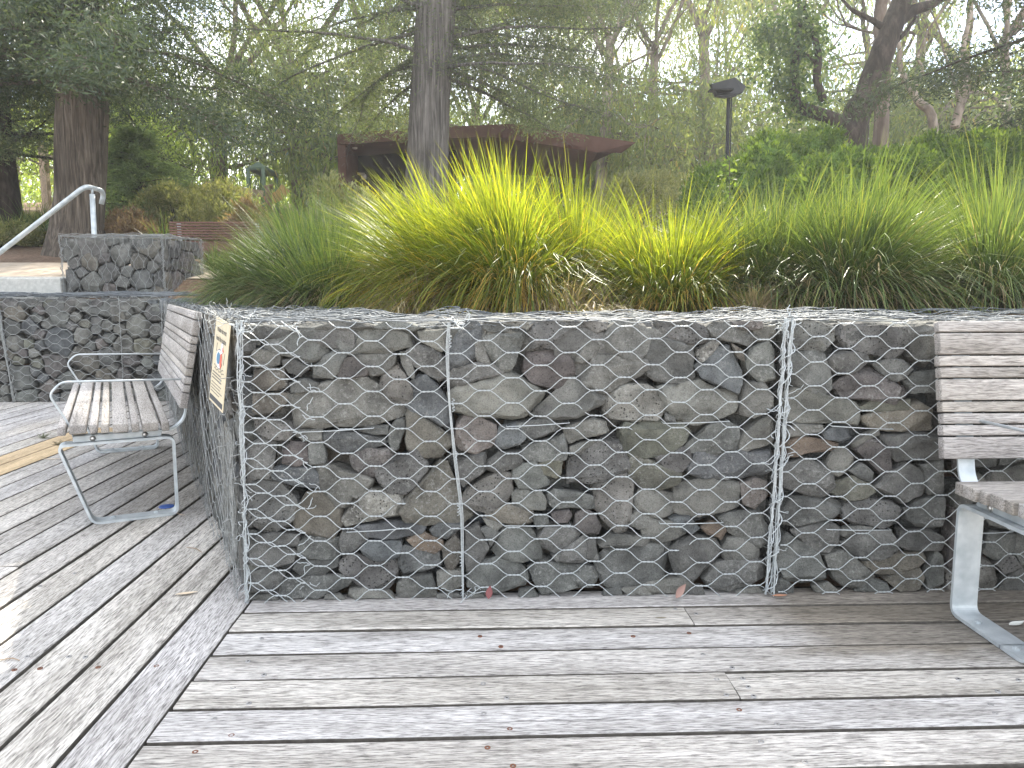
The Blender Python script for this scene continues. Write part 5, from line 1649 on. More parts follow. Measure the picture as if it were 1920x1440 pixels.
# the dark forked tree on the right, traced
def traced(name, label, stems, bark, Y, tipspec, mat, seed, **kw):
    rg = random.Random(seed); rn = np.random.default_rng(seed)
    p0 = on_y(stems[0][0][0], stems[0][0][1], Y)
    root = empty(name, (p0.x, Y, terr(p0.x, Y)), 0, label, 'tree', kw.get('group'))
    mb = MB(); tips = []
    for si, st in enumerate(stems):
        pts = [on_y(a[0], a[1], Y + (a[3] if len(a) > 3 else 0)) for a in st]
        rr_ = [a[2] * Y / FPX / 2 for a in st]
        if si == 0:
            pts.insert(0, Vector((pts[0].x, pts[0].y, terr(pts[0].x, Y) - .2))); rr_.insert(0, rr_[0] * 1.15)
        # smooth by subdivision
        P_, Q_ = [pts[0]], [rr_[0]]
        for i in range(len(pts) - 1):
            a = pts[max(i - 1, 0)]; b_ = pts[i]; c = pts[i + 1]; d = pts[min(i + 2, len(pts) - 1)]
            for k in range(1, 6):
                t = k / 5
                q = .5 * ((2 * b_) + (c - a) * t + (2 * a - 5 * b_ + 4 * c - d) * t * t + (3 * b_ - a - 3 * c + d) * t ** 3)
                P_.append(q + Vector((rg.uniform(-1, 1), rg.uniform(-1, 1), 0)) * rr_[i] * .06); Q_.append(rr_[i] + (rr_[i + 1] - rr_[i]) * t)
        mb.tube(P_, [q * (1 + .09 * noise.noise(Vector((i * .7, si * 9, 0)))) for i, q in enumerate(Q_)], 14 if Q_[0] > .08 else 8)
    mb.build('trunk', bark, root, True, True)
    mb = MB()
    for (px_, py_, dx, dy_, dz_, L_, r_, lv) in tipspec:
        grow(mb, on_y(px_, py_, Y), (dx, dy_, dz_), L_, r_, lv, rg, tips, up=.3, spread=.8, kids=(2, 3), shrink=.72)
    mb.build('limbs', bark, root, True, True)
    E_ = np.array([tuple(t) for t in tips])
    C, cl = around(E_, int(kw.get('leaf_n', 26) * .7), kw.get('sig', .30), rn, 1.1)
    D = rn.normal(size=C.shape) * .6 + np.array([0, 0, -.9])
    o = leaves('crown', C, D, kw.get('L', .15), kw.get('Wd', .034), rn, mat, root, np.clip(cl * .6 + rn.random(len(C)) * .4, 0, 1))
    o.matrix_parent_inverse = parent_matrix(root).inverted()
    return root
traced('forked_tree', 'dark forked tree leaning right above the rounded shrubs', [
    [(1598, 252, 52), (1625, 180, 46), (1652, 105, 42), (1672, 50, 38), (1690, 0, 34), (1712, -90, 28), (1730, -220, 16)],
    [(1592, 240, 30), (1560, 222, 24), (1520, 208, 22), (1494, 196, 21), (1490, 150, 17), (1492, 100, 15), (1500, 60, 12)],
    [(1545, 190, 15), (1532, 150, 15), (1534, 100, 13), (1520, 50, 10), (1508, 22, 7)],
    [(1534, 118, 11), (1518, 108, 9), (1504, 100, 8)],
    [(1680, 44, 26), (1712, 20, 21), (1750, 6, 17), (1800, -30, 12), (1860, -90, 8)],
    [(1672, 86, 9), (1700, 58, 7), (1718, 30, 5)],
    [(1660, 54, 13), (1632, 36, 10), (1600, 20, 7), (1582, 2, 5)]],
    BARK_DK, 14.0, [(1730, -220, .1, .2, 1, 2.0, .09, 3), (1860, -90, .8, .1, .6, 1.5, .05, 3), (1712, -90, -.5, .4, 1, 1.8, .07, 3), (1690, 0, .5, -.5, .8, 1.5, .05, 3), (1582, 2, -.6, 0, .8, 1.2, .03, 2), (1500, 60, -.1, .1, 1, .9, .04, 3), (1508, 22, .1, 0, 1, .8, .03, 3), (1800, -30, .4, .5, .8, 1.3, .05, 3)], L_EUC, 91, leaf_n=26)
traced('straight_gum', 'thick pinkish straight trunk close behind the forked tree', [
    [(1651, 262, 27), (1655, 180, 25), (1656, 120, 24), (1650, 40, 23), (1656, -40, 20), (1650, -200, 12)]],
    BARK_PINK, 17.0, [(1650, -200, .1, .2, 1, 2.2, .09, 3), (1656, -40, -.6, .3, 1, 2.0, .06, 3), (1650, -100, .7, .3, 1, 2.0, .06, 3)], L_EUC, 92, L=.18, Wd=.04)
traced('leaning_gum', 'pale smooth gum stem leaning left, right of the forked tree', [
    [(1750, 238, 17), (1722, 190, 15), (1697, 150, 12), (1687, 120, 10), (1686, 90, 8), (1672, 40, 5)],
    [(1712, 170, 7), (1730, 130, 6), (1720, 108, 4), (1735, 70, 3)],
    [(1790, 240, 16), (1800, 200, 15), (1812, 150, 12), (1806, 90, 9), (1822, 20, 7)],
    [(1800, 190, 9), (1784, 140, 6), (1768, 90, 4)]],
    BARK_GUM, 20.0, [(1672, 40, -.2, .2, 1, 1.6, .04, 3), (1735, 70, .3, .2, 1, 1.5, .03, 3), (1822, 20, .2, .2, 1, 2.0, .05, 3), (1768, 90, -.3, .2, 1, 1.5, .03, 3)], L_EUC, 93, leaf_n=18, L=.19, Wd=.042)
# ivy smothering the left stem
rn = np.random.default_rng(95)
pts = [on_y(a, b_, 14.0) for a, b_ in ((1520, 208), (1490, 195), (1488, 150), (1492, 100), (1490, 60), (1470, 70), (1500, 40), (1450, 90), (1475, 40), (1515, 60), (1440, 120), (1480, 120), (1462, 165), (1475, 200), (1528, 100), (1440, 60))]
E_ = np.array([tuple(p) for p in pts])
sg_ = np.repeat(np.where(np.arange(len(E_)) < 4, .13, np.where(np.arange(len(E_)) % 3 == 0, .14, .27)), 230)[:, None]
C = np.repeat(E_, 230, 0) + rn.normal(size=(len(E_) * 230, 3)) * sg_
o = leaves('ivy', C, rn.normal(size=C.shape) + np.array([0, 0, -.5]), .10, .055, rn, L_IVY, None)
tag(o, 'thick green ivy smothering the left stem of the forked tree', 'ivy')

# ---------------------------------------------------------------- rounded shrubs
M_CORE = plain('inner_leaf_mass', (.050, .085, .022), 1.0, 0, 45, 1.0, .04, (.12, .19, .04), spec=0.0)
def shrub(name, x, y, rx, ry, h, label, seed, mat, L=.055, Wd=.016, n_=9000, group=None, lumps=14, updir=1.0, stems=True, z0=None, core=False):
    rg = random.Random(seed); rn = np.random.default_rng(seed)
    z0 = terr(x, y) if z0 is None else z0
    root = empty(name, (x, y, z0), 0, label, 'shrub', group)
    mb = MB()
    cs = []
    for i in range(lumps):
        az = rg.uniform(0, 6.28); rr = math.sqrt(rg.random())
        u, v = math.cos(az) * rr, math.sin(az) * rr
        cz = h * (1 - .72 * rr * rr) * rg.uniform(.72, .92)
        cs.append((u * rx * .85, v * ry * .85, cz, rg.uniform(.24, .38) * min(rx, ry, h * 1.4)))
        if stems: limb(mb, [Vector((x, y, z0 - .05)), Vector((x + u * rx * .4, y + v * ry * .4, z0 + cz * .5)), Vector((x + u * rx * .85, y + v * ry * .85, z0 + cz))], .02, .005, 5)
    if stems: mb.build('stems', BARK_DK, root, True, True)
    cs = np.array(cs)
    k = rn.integers(0, len(cs), n_)
    dirs = unit(rn.normal(size=(n_, 3))); 
    rad = cs[k, 3:4] * (rn.random((n_, 1)) ** .35) * 1.25
    # sprigs: leaves gathered in tufts
    tuft = n_ // 14
    kc = rn.integers(0, len(cs), tuft); td = unit(rn.normal(size=(tuft, 3)) + np.array([0, 0, .35])); tr_ = cs[kc, 3:4] * ((.93 + .22 * rn.random((tuft, 1)) ** 1.6) if core else (rn.random((tuft, 1)) ** .3) * 1.3)
    TC = cs[kc, :3] + td * tr_
    C = np.repeat(TC, 14, 0) + rn.normal(size=(tuft * 14, 3)) * L * .55
    D = np.repeat(td, 14, 0) + rn.normal(size=C.shape) * .55 + np.array([0, 0, .5 * updir])
    C[:, 2] = np.maximum(C[:, 2], .03)
    rnd = np.clip(np.repeat(rn.random(tuft), 14) * .55 + rn.random(len(C)) * .45, 0, 1)
    leaves('crown', C, D, L, Wd, rn, mat, root, rnd)
    # inner mass of twigs and older leaves closing the view through the bush
    if core:
        bm = bmesh.new()
        for (a_, b_, c_, r_) in cs:
            g = bmesh.ops.create_icosphere(bm, subdivisions=3, radius=1.0)
            for v in g['verts']:
                q = v.co.copy()
                rr = r_ * (.92 + .22 * noise.noise(q * 2.6 + Vector((a_ * 9, b_ * 9, c_))) + .16 * noise.noise(q * 7 + Vector((a_, b_, c_ * 5))))
                v.co = Vector((a_ + q.x * rr, b_ + q.y * rr, max(.0, c_ + q.z * rr)))
        me = bpy.data.meshes.new('inner_foliage'); bm.to_mesh(me); bm.free()
        link('inner_foliage', me, M_CORE, root, True)
    return root
def below(px_, py_, Y): return on_y(px_, py_, Y)
HG = 'rounded green shrubs behind the strappy grasses'
for i, (px_, top, Y, rx, lab, nn) in enumerate((
        (1395, 262, 8.6, .85, 'rounded shrub at the left end of the green hedge, under the floodlight', 16000),
        (1490, 248, 9.3, 1.05, 'tallest dark rounded shrub, left of the forked tree foot', 20000),
        (1600, 262, 8.7, .95, 'rounded shrub directly below the forked tree', 18000),
        (1690, 285, 8.1, .55, 'small yellow green shrub lit by the sun, right of the forked tree', 12000),
        (1760, 272, 8.8, .85, 'rounded shrub between the sunlit one and the right edge', 15000),
        (1870, 258, 8.7, 1.0, 'wide rounded shrub at the right edge', 17000),
        (1560, 300, 7.7, .70, 'low dark shrub in front of the hedge, behind the grass tops', 12000))):
    p = below(px_, top, Y)
    base = .95 if Y < 8.3 else terr(p.x, Y)
    shrub('rounded_shrub', p.x, Y, rx, .75, p.z - base + .09, lab, 100 + i, L_HEDGE, .062, .024, nn * 3, HG, 40, core=True)
OG = 'olive shrubs behind the slatted brown bench'
for i, (px_, top, Y, rx, lab, mt) in enumerate((
        (330, 348, 12.8, .75, 'olive grey shrub behind the left half of the brown bench', L_OLIVE),
        (420, 352, 12.4, .75, 'olive grey shrub behind the right half of the brown bench', L_OLIVE),
        (385, 345, 13.6, .9, 'taller olive shrub at the back of the group', L_OLIVE),
        (478, 385, 11.6, .45, 'rust red dry shrub beside the grasses', L_RED),
        (250, 410, 12.2, .5, 'dry reddish undergrowth at the foot of the young conifer', L_RED),
        (60, 425, 15.0, 1.2, 'low shaded shrub in front of the timber fence', L_OLIVE),
        (5, 425, 12.5, .6, 'spiky olive clump at the left edge', L_OLIVE),
        (620, 345, 9.5, .7, 'grey green shrub by the left post of the shelter', L_OLIVE),
        (700, 350, 9.0, .6, 'dull olive shrub under the shelter wall', L_OLIVE),
        (1190, 310, 12.0, 1.0, 'grey green shrub under the tip of the shelter roof', L_OLIVE),
        (1270, 300, 13.0, 1.1, 'twiggy grey shrub left of the floodlight pole', L_OLIVE))):
    p = below(px_, top, Y)
    shrub('olive_shrub' if mt is not L_RED else 'russet_shrub', p.x, Y, rx, .6, max(.3, p.z - terr(p.x, Y)), lab, 130 + i, mt, .075, .017, 9000, OG, 16)
# distant belt of scrub closing the view under the tree crowns
rn = np.random.default_rng(7)
K = 52000
bx = rn.uniform(-48, 52, K); by = rn.uniform(40, 58, K)
bz = np.array([terr(float(a), float(b_)) for a, b_ in zip(bx[:400], by[:400])]).mean() + rn.random(K) ** 1.2 * (3.5 + 3.0 * np.sin(bx * .35) * np.sin(bx * .13 + 1) + 2.0 * np.sin(bx * .9))
C = np.stack([bx, by, bz], 1)
o = leaves('distant_scrub', C, rn.normal(size=C.shape) + np.array([0, 0, -.5]), .55, .16, rn, L_EUCG, None, np.clip(.5 + .3 * np.sin(bx * .5) + rn.normal(size=K) * .15, 0, 1))
tag(o, 'pale green scrub far beyond the trees', 'scrub', kind='stuff')

# ---------------------------------------------------------------- strappy grasses
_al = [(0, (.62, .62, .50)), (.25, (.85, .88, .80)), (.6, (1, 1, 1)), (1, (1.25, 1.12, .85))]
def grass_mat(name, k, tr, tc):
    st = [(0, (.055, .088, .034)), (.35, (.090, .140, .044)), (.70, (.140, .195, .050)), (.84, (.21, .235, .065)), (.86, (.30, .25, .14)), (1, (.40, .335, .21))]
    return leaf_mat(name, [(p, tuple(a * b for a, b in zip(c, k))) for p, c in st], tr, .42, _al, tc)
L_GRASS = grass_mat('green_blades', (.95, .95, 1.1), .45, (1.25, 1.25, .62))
L_GRASSY = grass_mat('sunlit_yellow_blades', (1.50, 1.34, .84), .60, (1.50, 1.40, .42))  # brighter, yellower copy of the blades; sunlight painted into the centre clumps
L_GRASSD = grass_mat('shaded_grey_blades', (.95, .95, 1.15), .38, (1.15, 1.2, .75))  # duller copy for the left clumps, their shade put into the colour
L_DRY = leaf_mat('dry_blades', [(0, (.20, .15, .10)), (.5, (.34, .27, .18)), (1, (.50, .42, .30))], .3)
def tussock(name, x, y, h, spread, n_, label, seed, mat=None, z0=None, lean=(0, 0), w=.0085, base=.16, dryfrac=.20, cat='grass clump', group='strappy green grass clumps on top of the stone wall'):
    rn = np.random.default_rng(seed)
    z0 = terr(x, y) if z0 is None else z0
    K = 7
    az = rn.uniform(0, 2 * math.pi, n_)
    q = rn.random(n_) ** .72                     # 0 upright heart, 1 outermost
    L = h * (1.10 - .06 * q) * rn.uniform(.72, 1.1, n_)
    nz_ = .90 + .16 * np.sin(az * 2 + seed) + .12 * np.sin(az * 5 + seed * 2.3) + .08 * np.sin(az * 11 + seed * 1.7)
    L = L * nz_
    dry0 = rn.random(n_) < dryfrac * np.where(q > .55, 1.9, .25)
    L = np.where(dry0, L * .72, L)
    b0 = base * np.sqrt(rn.random(n_))
    bx = np.cos(az) * b0 * (.4 + .6 * q); by = np.sin(az) * b0 * (.4 + .6 * q)
    th0 = np.radians(3 + 40 * q) + rn.normal(size=n_) * .11         # starting lean from upright
    curl = np.radians(14 + 104 * q ** 1.2 * spread / .75) * rn.uniform(.5, 1.25, n_)
    az2 = az + rn.normal(size=n_) * .38
    pos = np.stack([bx, by, np.zeros(n_)], 1)
    P = [pos]
    for k in range(K):
        t = (k + .5) / K
        th = th0 + curl * t ** 1.3
        d = np.stack([np.sin(th) * np.cos(az2) + lean[0] * t, np.sin(th) * np.sin(az2) + lean[1] * t, np.cos(th)], 1)
        d = unit(d)
        pos = pos + d * (L / K)[:, None]
        pos[:, 2] = np.maximum(pos[:, 2], .012)
        P.append(pos)
    side = np.stack([-np.sin(az2), np.cos(az2), np.zeros(n_)], 1)
    tw = rn.uniform(-.9, .9, n_)[:, None]
    rad_ = np.stack([np.cos(az2), np.sin(az2), np.zeros(n_)], 1)
    side = unit(side * np.cos(tw) + rad_ * np.sin(tw))
    ws = w * rn.uniform(.6, 1.25, n_)
    prof = [.75, 1, 1, .95, .85, .7, .48, .06]
    Q, A = [], []
    for k in range(K):
        a = P[k]; c = P[k + 1]
        wa = (ws * prof[k] / 2)[:, None]; wc = (ws * prof[k + 1] / 2)[:, None]
        Q.append(np.stack([a - side * wa, a + side * wa, c + side * wc, c - side * wc], 1)); A.append(np.full(n_, (k + .5) / K))
    rnd = rn.random(n_) * .84
    dry = dry0
    rnd = np.where(dry, .87 + rn.random(n_) * .13, rnd)
    Q = np.concatenate(Q); A = np.concatenate(A); rnd = np.tile(rnd, K)
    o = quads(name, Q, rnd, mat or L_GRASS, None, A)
    o.location = (x, y, z0)
    return tag(o, label, cat, group)
Zb = .93
for i, (x, y, h, sp, n_, lab) in enumerate((
        (.08, 4.10, .71, .92, 3800, 'brightest yellow lit grass clump, in the middle of the wall top'),
        (.52, 4.55, .72, .82, 2500, 'tall lit clump just behind the brightest one'),
        (-.16, 4.28, .72, .95, 2800, 'lit clump at the left shoulder of the brightest one'),
        (.98, 4.18, .58, .95, 2500, 'upright lit clump right of the brightest one'),
        (1.42, 4.30, .62, .9, 2400, 'green clump left of the dry tuft, below the hedge end'),
        (1.62, 4.22, .66, .85, 1800, 'mid green clump squeezed behind the dry tuft'),
        (1.90, 4.02, .67, .85, 2600, 'large green clump right of the dry tuft'),
        (2.30, 4.45, .70, .80, 2300, 'green clump behind and right of the large green one'),
        (2.72, 4.05, .60, .95, 2400, 'arching clump behind the top of the large bench'),
        (3.10, 4.55, .82, .75, 2500, 'tallest green clump at the right edge of the frame'),
        (-.98, 4.62, .46, 1.0, 2200, 'shaded clump left of the bright one, spilling to the wall edge'),
        (-1.20, 5.10, .62, .95, 2400, 'dark green clump in the middle of the left group'),
        (-1.60, 5.5, .44, 1.0, 2000, 'leftmost clump beside the slatted brown bench'),
        (-1.25, 6.0, .84, .80, 2200, 'dark green clump at the back of the left group'),
        (-.62, 5.45, .76, .82, 1900, 'shaded clump under the corner of the rusty shelter'),
        (.05, 5.4, .60, .8, 1600, 'clump behind the brightest one, in front of the grey trunk'),
        (1.05, 5.1, .50, .8, 1700, 'clump behind the upright lit clump'),
        (1.75, 5.1, .52, .8, 1700, 'clump behind the two right hand clumps, left one'),
        (2.55, 5.3, .66, .8, 1700, 'clump behind the two right hand clumps, right one'),
        (3.7, 5.3, .90, .75, 1500, 'rear clump at the far right'))):
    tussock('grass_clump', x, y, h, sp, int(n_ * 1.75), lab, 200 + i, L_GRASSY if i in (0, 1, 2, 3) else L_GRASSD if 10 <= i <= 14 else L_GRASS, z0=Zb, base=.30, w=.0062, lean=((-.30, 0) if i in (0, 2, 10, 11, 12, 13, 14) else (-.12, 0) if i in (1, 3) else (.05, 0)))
tussock('dry_tuft', 1.32, 3.74, .17, 1.5, 420, 'dead straw coloured tuft at the wall edge near the seam', 240, L_DRY, Zb, w=.006, base=.10, group=None, cat='dry grass')
tussock('dry_tuft', .35, 3.78, .24, 1.6, 700, 'dry arching straw under the brightest clump', 241, L_DRY, Zb, w=.005, base=.35, group=None, cat='dry grass')
tussock('dry_tuft', -.35, 3.9, .24, 1.6, 700, 'dry straw spilling at the foot of the left shoulder clump', 242, L_DRY, Zb, w=.005, base=.30, group=None, cat='dry grass')
p = below(1000 * 0 + 400, 470, 9.6)
tussock('small_grass', p.x, 9.6, .30, .8, 260, 'small grass plant under the right end of the brown bench', 243, z0=terr(p.x, 9.6), base=.07, w=.012, group=None)
for i, (px_, Y, h, lab) in enumerate(((305, 11.4, .55, 'pale upright grass left of the brown bench'), (15, 13.0, .6, 'spiky grass at the left edge by the fence'), (50, 14.0, .7, 'brownish grass in front of the timber fence'), (85, 13.2, .65, 'tawny grass at the foot of the timber pole'))):
    x = X(px_, Y); tussock('small_grass', x, Y, h, .7, 420, lab, 250 + i, z0=terr(x, Y), base=.22, w=.014, group=None, dryfrac=.4)
# a leafy sapling shoot poking up in front of the hedge
p = below(1368, 345, 6.2); rn = np.random.default_rng(33)
root = empty('leafy_shoot', (p.x, 6.2, Zb), 0, 'thin leafy shoot rising in front of the left shrub', 'plant')
mb = MB(); top = below(1368, 300, 6.2); mb.tube([Vector((p.x, 6.2, Zb)), (Vector((p.x, 6.2, Zb)) + top) / 2 + Vector((.02, 0, 0)), top], [.006, .005, .003], 5)
mb.build('stem', BARK_DK, root, True, True)
C = np.array([top.x, 6.2, top.z - .22]) + rn.normal(size=(70, 3)) * np.array([.05, .05, .13])
o = leaves('crown', C, rn.normal(size=C.shape) + np.array([0, 0, .6]), .045, .022, rn, L_HEDGE, root); o.matrix_parent_inverse = parent_matrix(root).inverted()
# ---------------------------------------------------------------- shelter with the folded rusty roof
def prism(mb, tri_pts, mi=0):
    mb.add(tri_pts[0], tri_pts[1], mi)
YS = 17.0
root = empty('park_shelter', (on_y(640, 300, YS).x, YS, terr(-3, YS)), 0, 'low rust brown shelter with a folded roof behind the straight grey trunk', 'shelter')
def slab(name, front, depth, mat, thick=None):
    """a solid whose front outline is given as points, pushed back by depth"""
    k = len(front); back = [p + Vector((0, depth, 0)) for p in front]
    mb = MB(); mb.add(front + back, [tuple(range(k)), tuple(range(k, 2 * k))[::-1]] + [(i, k + i, k + (i + 1) % k, (i + 1) % k) for i in range(k)])
    bm = bmesh.new(); me = mb.mesh(name); bm.from_mesh(me); bmesh.ops.recalc_face_normals(bm, faces=bm.faces[:]); bm.to_mesh(me); bm.free()
    return link(name, me, mat, root, False, True)
W_ = lambda px_, py_, dy=0: on_y(px_, py_, YS + dy)
a, b_, c, d = W_(632, 251), W_(780, 240), W_(960, 232), W_(1192, 267, 1.2)
# roof: a thin folded deck with deep fascia
fb = [W_(632, 271), W_(780, 262), W_(925, 256), W_(1120, 286, .9)]
mb = MB()
back = [Vector((a.x, YS + 6.5, a.z + .10)), Vector((b_.x, YS + 6.5, b_.z + .1)), Vector((c.x + .3, YS + 6.0, c.z + .15)), Vector((d.x - .6, YS + 5.0, d.z + .1))]
mb.add([a, b_, c, d] + back + fb + [W_(1165, 287, 1.3)], [(0, 1, 5, 4), (1, 2, 6, 5), (2, 3, 7, 6), (0, 8, 9, 1), (1, 9, 10, 2), (2, 10, 11, 3), (11, 12, 3)])
mb.build('roof', M_RUSTPANEL, root, False, True)
mb = MB()
sof = [W_(632, 271), W_(925, 256), W_(1120, 286, .9), Vector((d.x - .7, YS + 5.0, fb[3].z - .02)), Vector((c.x - .4, YS + 6.3, on_y(900, 293, YS).z + .55)), Vector((a.x, YS + 6.5, fb[0].z + .05))]
mb.add(sof, [(0, 1, 4, 5), (1, 2, 3, 4)])
mb.build('soffit', plain('soffit_panel', (.16, .085, .060), .7, .1, 2.5, .1, .003, (.20, .105, .075)), root, False, True)
gz_ = terr(-3, YS) - .2
slab('side_wall', [Vector((a.x, YS, gz_)), Vector((W_(648, 300).x, YS, gz_)), Vector((W_(648, 300).x, YS, fb[0].z)), Vector((a.x, YS, fb[0].z))], 6.2, M_RUSTPANEL)
# ribbed dark rear wall
x0, x1 = W_(649, 300).x, W_(850, 300).x
mb = MB(); k = 90
for i in range(k):
    xa = x0 + (x1 - x0) * i / k; xb = x0 + (x1 - x0) * (i + .55) / k
    mb.box((xa, YS + 1.6, gz_), (xb, YS + 1.65, fb[1].z + .3))
mb.box((x0, YS + 1.63, gz_), (x1, YS + 1.8, fb[1].z + .3))
mb.build('rear_wall', M_INNER, root, False, True)
for (px_, py_, dyy) in ((665, 274, .5), (682, 331, 1.45)):
    p = on_y(px_, py_, YS + dyy); mb = MB()
    mb.tube([p + Vector((0, 0, .05)), p, p - Vector((0, 0, .06)), p - Vector((0, 0, .07))], [.05, .06, .055, .01], 12)
    mb.tube([p + Vector((-.14, 0, .07)), p + Vector((.02, 0, .05))], .03, 8)
    mb.build('wall_lamp', M_LAMPWHITE, root, True, True)
# box like rust cube at the left of the roof front
# ---------------------------------------------------------------- floodlight
YL = 12.0
p0, p1_ = on_y(1366, 300, YL), on_y(1366, 181, YL)
root = empty('floodlight', (p0.x, YL, terr(p0.x, YL)), 0, 'black floodlight panel on a slim black pole above the hedge', 'floodlight')
mb = MB(); mb.tube([Vector((p0.x, YL, terr(p0.x, YL) - .1)), p1_], .028, 12); mb.tube([Vector((p0.x + .05, YL, terr(p0.x, YL) - .1)), p1_ + Vector((.045, 0, 0))], .010, 6)
mb.build('pole', M_BLACK, root, True, True)
mb = MB()
q = [on_y(1334, 157, YL - .1), on_y(1378, 145, YL + .15), on_y(1399, 162, YL + .15), on_y(1392, 174, YL), on_y(1362, 183, YL - .1), on_y(1343, 180, YL - .15)]
bk = [v + Vector((.02, .16, .02)) for v in q]
k = 6; mb.add(q + bk, [tuple(range(k)), tuple(range(k, 2 * k))[::-1]] + [(i, (i + 1) % k, k + (i + 1) % k, k + i) for i in range(k)])
mb.build('lamp_head', M_BLACK, root, False, True)
mb = MB(); mb.box((on_y(1327, 170, YL).x, YL - .2, on_y(1330, 174, YL).z), (on_y(1368, 170, YL).x, YL + .0, on_y(1330, 171, YL).z)); mb.build('visor', M_BLACK, root, False, True)
mb = MB(); mb.tube([p1_ + Vector((-.12, 0, .02)), p1_ + Vector((0, -.03, -.03)), p1_ + Vector((.12, 0, .02))], .012, 6); mb.build('bracket', M_BLACK, root, True, True)

# ---------------------------------------------------------------- slatted brown bench on the terrace
YB2 = 10.2
p0, p1_ = on_y(317, 414, YB2), on_y(500, 414, YB2)
L_ = (p1_.x - p0.x)
zt_, zl = p0.z, on_y(317, 449, YB2).z
root = empty('park_bench', (p0.x, YB2, terr(p0.x, YB2)), 0, 'brown slatted bench seen from behind between the low basket and the grasses', 'bench')
mb = MB()
nsl = 7; hgt = (zt_ - zl) / nsl
M0 = Matrix.Rotation(math.radians(0), 4, 'X')
for i in range(nsl):
    z = zl - terr(p0.x, YB2) + i * hgt
    mb.box((.0, -.012 - .012 * i * 0, z), (L_, .022, z + hgt - .010), bev=.003)
mb.build('backrest', M_BROWNWOOD, root, True)
zz = zl - terr(p0.x, YB2)
mb = MB()
for i in range(4): mb.box((.0 + .01, .05 + i * .105, zz - .085), (L_ - .01, .14 + i * .105, zz - .05), bev=.004)
mb.box((.02, .03, zz - .15), (L_ - .02, .05, zz - .012), bev=.004)
mb.build('seat', M_BROWNWOOD, root, True)
for x in (.12, L_ - .12):
    mb = MB()
    mb.ribbon(round_path([(x, .0, zt_ - terr(p0.x, YB2) - .03), (x, .03, zz - .09), (x, .45, zz - .09), (x, .42, -.05)], .04), (1, 0, 0), .05, .01)
    mb.ribbon([(x, .06, zz - .10), (x, .03, -.05)], (1, 0, 0), .05, .01)
    mb.build('leg_frame', M_STEEL, root, False)
# ---------------------------------------------------------------- timber pole with cross arm, fence, slatted seat, playground
YP = 20.0
x = on_y(90, 400, YP).x; zg = terr(x, YP)
root = empty('timber_pole', (x, YP, zg), 0, 'tall square timber pole with a short cross arm, left of the big trunk', 'pole')
mb = MB(); mb.box((x - .09, YP - .09, zg - .1), (x + .075, YP + .09, on_y(85, 269, YP).z), bev=.01); mb.build('post', M_POST, root, False, True)
za = on_y(90, 290, YP).z
mb = MB(); a, b_ = on_y(76, 289, YP - .14), on_y(112, 299, YP - .14)
mb.ribbon([a, b_], (0, 1, 0), .08, .10); mb.build('cross_arm', M_POST, root, False, True)
YFn = 22.0
xa, xb = on_y(12, 400, YFn).x, on_y(100, 400, YFn).x
root = empty('timber_fence', ((xa + xb) / 2, YFn, terr(xa, YFn)), 0, 'low timber post fence beyond the shaded shrub on the left', 'fence')
rr = random.Random(3)
for i in range(11):
    x = xa - 1.5 + (xb + 3.0 - xa) * i / 10; w = rr.choice((.05, .07, .10, .045)); zt2 = on_y(50, rr.choice((386, 390, 394)), YFn).z
    mb = MB(); mb.box((x - w, YFn - w, terr(x, YFn) - .1), (x + w, YFn + w, zt2), bev=.01); mb.build('post', M_POST, root, False, True)
for pz in (398, 410):
    mb = MB(); z = on_y(50, pz, YFn).z; mb.box((xa - 1.6, YFn + .1, z - .03), (xb + 1.6, YFn + .14, z + .03)); mb.build('rail', M_POST, root, False, True)
YT = 15.0
p0, p1_ = on_y(188, 397, YT), on_y(207, 428, YT)
root = empty('slatted_seat', (p0.x, YT, terr(p0.x, YT)), 0, 'dark slatted seat partly hidden by the big trunk', 'seat')
mb = MB()
for i in range(7):
    z = p1_.z + (p0.z - p1_.z) * i / 6; mb.box((p0.x - .5, YT + .03 * i, z - .018), (p1_.x, YT + .03 * i + .03, z + .018))
mb.build('backrest', M_BROWNWOOD, root, False, True)
mb = MB(); mb.box((p1_.x, YT, terr(p1_.x, YT) - .1), (p1_.x + .06, YT + .25, p0.z + .05)); mb.build('side_frame', M_BLACK, root, False, True)
mb = MB(); mb.box((p0.x - .5, YT - .35, p1_.z - .08), (p1_.x, YT, p1_.z - .03)); mb.build('seat', M_BROWNWOOD, root, False, True)
YG = 20.0
G_ = lambda px_, py_, dy=0: on_y(px_, py_, YG + dy)
root = empty('play_tower', (G_(480, 360).x, YG, terr(-8, YG)), 0, 'small green playground tower with a hipped roof beyond the shrubs', 'playground tower')
apex = G_(484, 303, .7); e = [G_(464, 315), G_(499, 313), G_(499, 313) + Vector((0, 1.2, 0)), G_(464, 315) + Vector((0, 1.2, 0))]
mb = MB(); k_ = [v - Vector((0, 0, .05)) for v in e]
mb.add([apex] + e + k_, [(0, 1, 2), (0, 2, 3), (0, 3, 4), (0, 4, 1), (1, 5, 6, 2), (2, 6, 7, 3), (3, 7, 8, 4), (4, 8, 5, 1), (8, 7, 6, 5)]); mb.build('roof', M_GREENPAINT, root, False, True)
for v in e:
    q = G_(481, 330, .6); x_ = v.x + (q.x - v.x) * .18; mb = MB(); mb.tube([Vector((x_, v.y, terr(x_, YG) - .1)), Vector((x_, v.y, v.z))], .05, 8); mb.build('post', M_GREENPAINT, root, True, True)
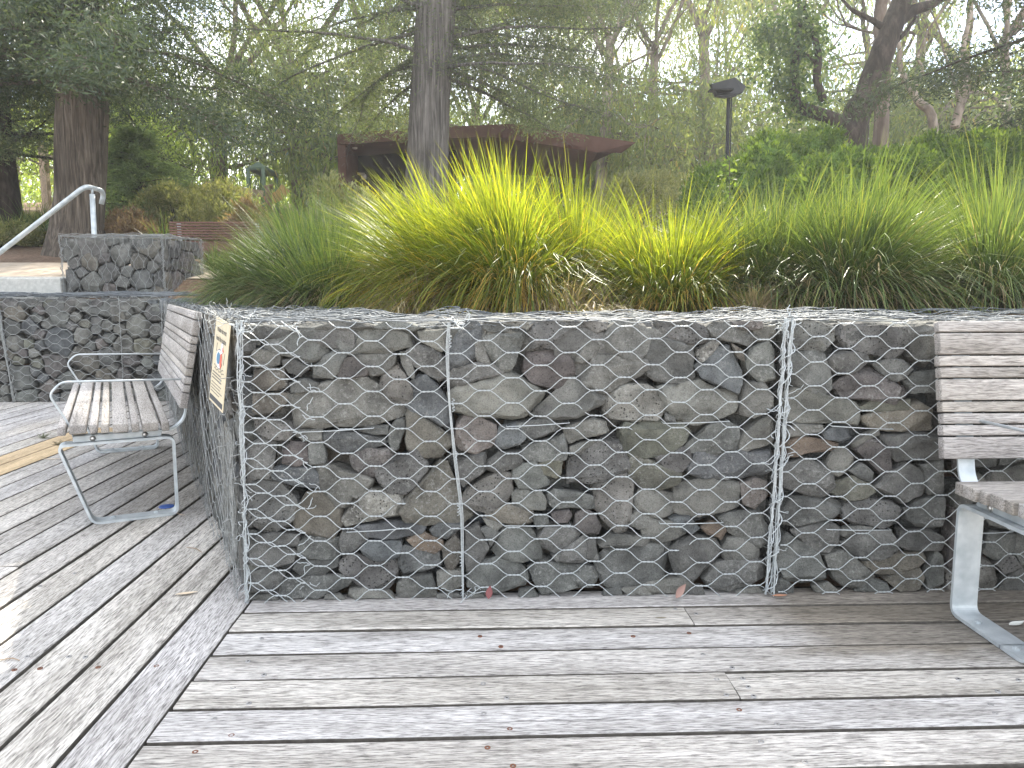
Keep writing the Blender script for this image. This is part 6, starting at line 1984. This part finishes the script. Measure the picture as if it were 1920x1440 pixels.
mb = MB(); mb.box((e[0].x + .08, YG + .1, G_(480, 358).z), (e[1].x - .08, YG + 1.1, G_(480, 356).z)); mb.build('platform', M_GREENPAINT, root, False, True)
for i in range(5):
    mb = MB(); x_ = e[0].x + .15 + (e[1].x - e[0].x - .3) * i / 4; mb.tube([Vector((x_, YG + .1, G_(480, 357).z)), Vector((x_, YG + .1, G_(480, 336).z))], .015, 5); mb.build('baluster', M_GREENPAINT, root, True, True)
mb = MB(); mb.ribbon([G_(385, 346), G_(495, 364)], (0, 1, 0), .12, .16)
tag(mb.build('timber_beam', M_POST, None, False, True), 'long sloping timber beam leading to the play tower', 'beam')
mb = MB()
for s in (-.25, .25):
    mb.ribbon([G_(498, 378, s), G_(512, 372, s), G_(524, 366, s), G_(536, 352, s)], (0, 1, 0), .03, .25)
mb.ribbon([G_(498, 384), G_(512, 378), G_(524, 371), G_(536, 357)], (0, 1, 0), .52, .02)
tag(mb.build('slide', M_ORANGE, None, False, True), 'orange slide chute behind the grasses', 'slide')
mb = MB(); a, b_ = G_(503, 385, -.5), G_(503, 350, -.5)
mb.tube([Vector((a.x, a.y, terr(a.x, a.y) - .1)), b_], .08, 8); mb.tube([G_(497, 352, -.5), G_(512, 350, -.5)], .06, 6)
tag(mb.build('timber_stump', M_BROWNWOOD, None, True, True), 'dark timber stump beside the orange slide', 'post')
# ---------------------------------------------------------------- haze volume added for a veil of light
hz = bpy.data.materials.new('veil_haze'); hz.use_nodes = True
hn = hz.node_tree; hn.nodes.clear()
pv = hn.nodes.new('ShaderNodeVolumePrincipled'); pv.inputs['Density'].default_value = .0020; pv.inputs['Color'].default_value = (.93, .96, 1.0, 1); pv.inputs['Anisotropy'].default_value = .45
ho = hn.nodes.new('ShaderNodeOutputMaterial'); hn.links.new(pv.outputs[0], ho.inputs['Volume'])
zs = []
mb = MB(); mb.box((-300, -140, -2.0), (300, 460, 26.0))
tag(mb.build('added_haze', hz, None, False), 'thin haze volume added for a bright veil among the trees', 'added_haze', kind='stuff')
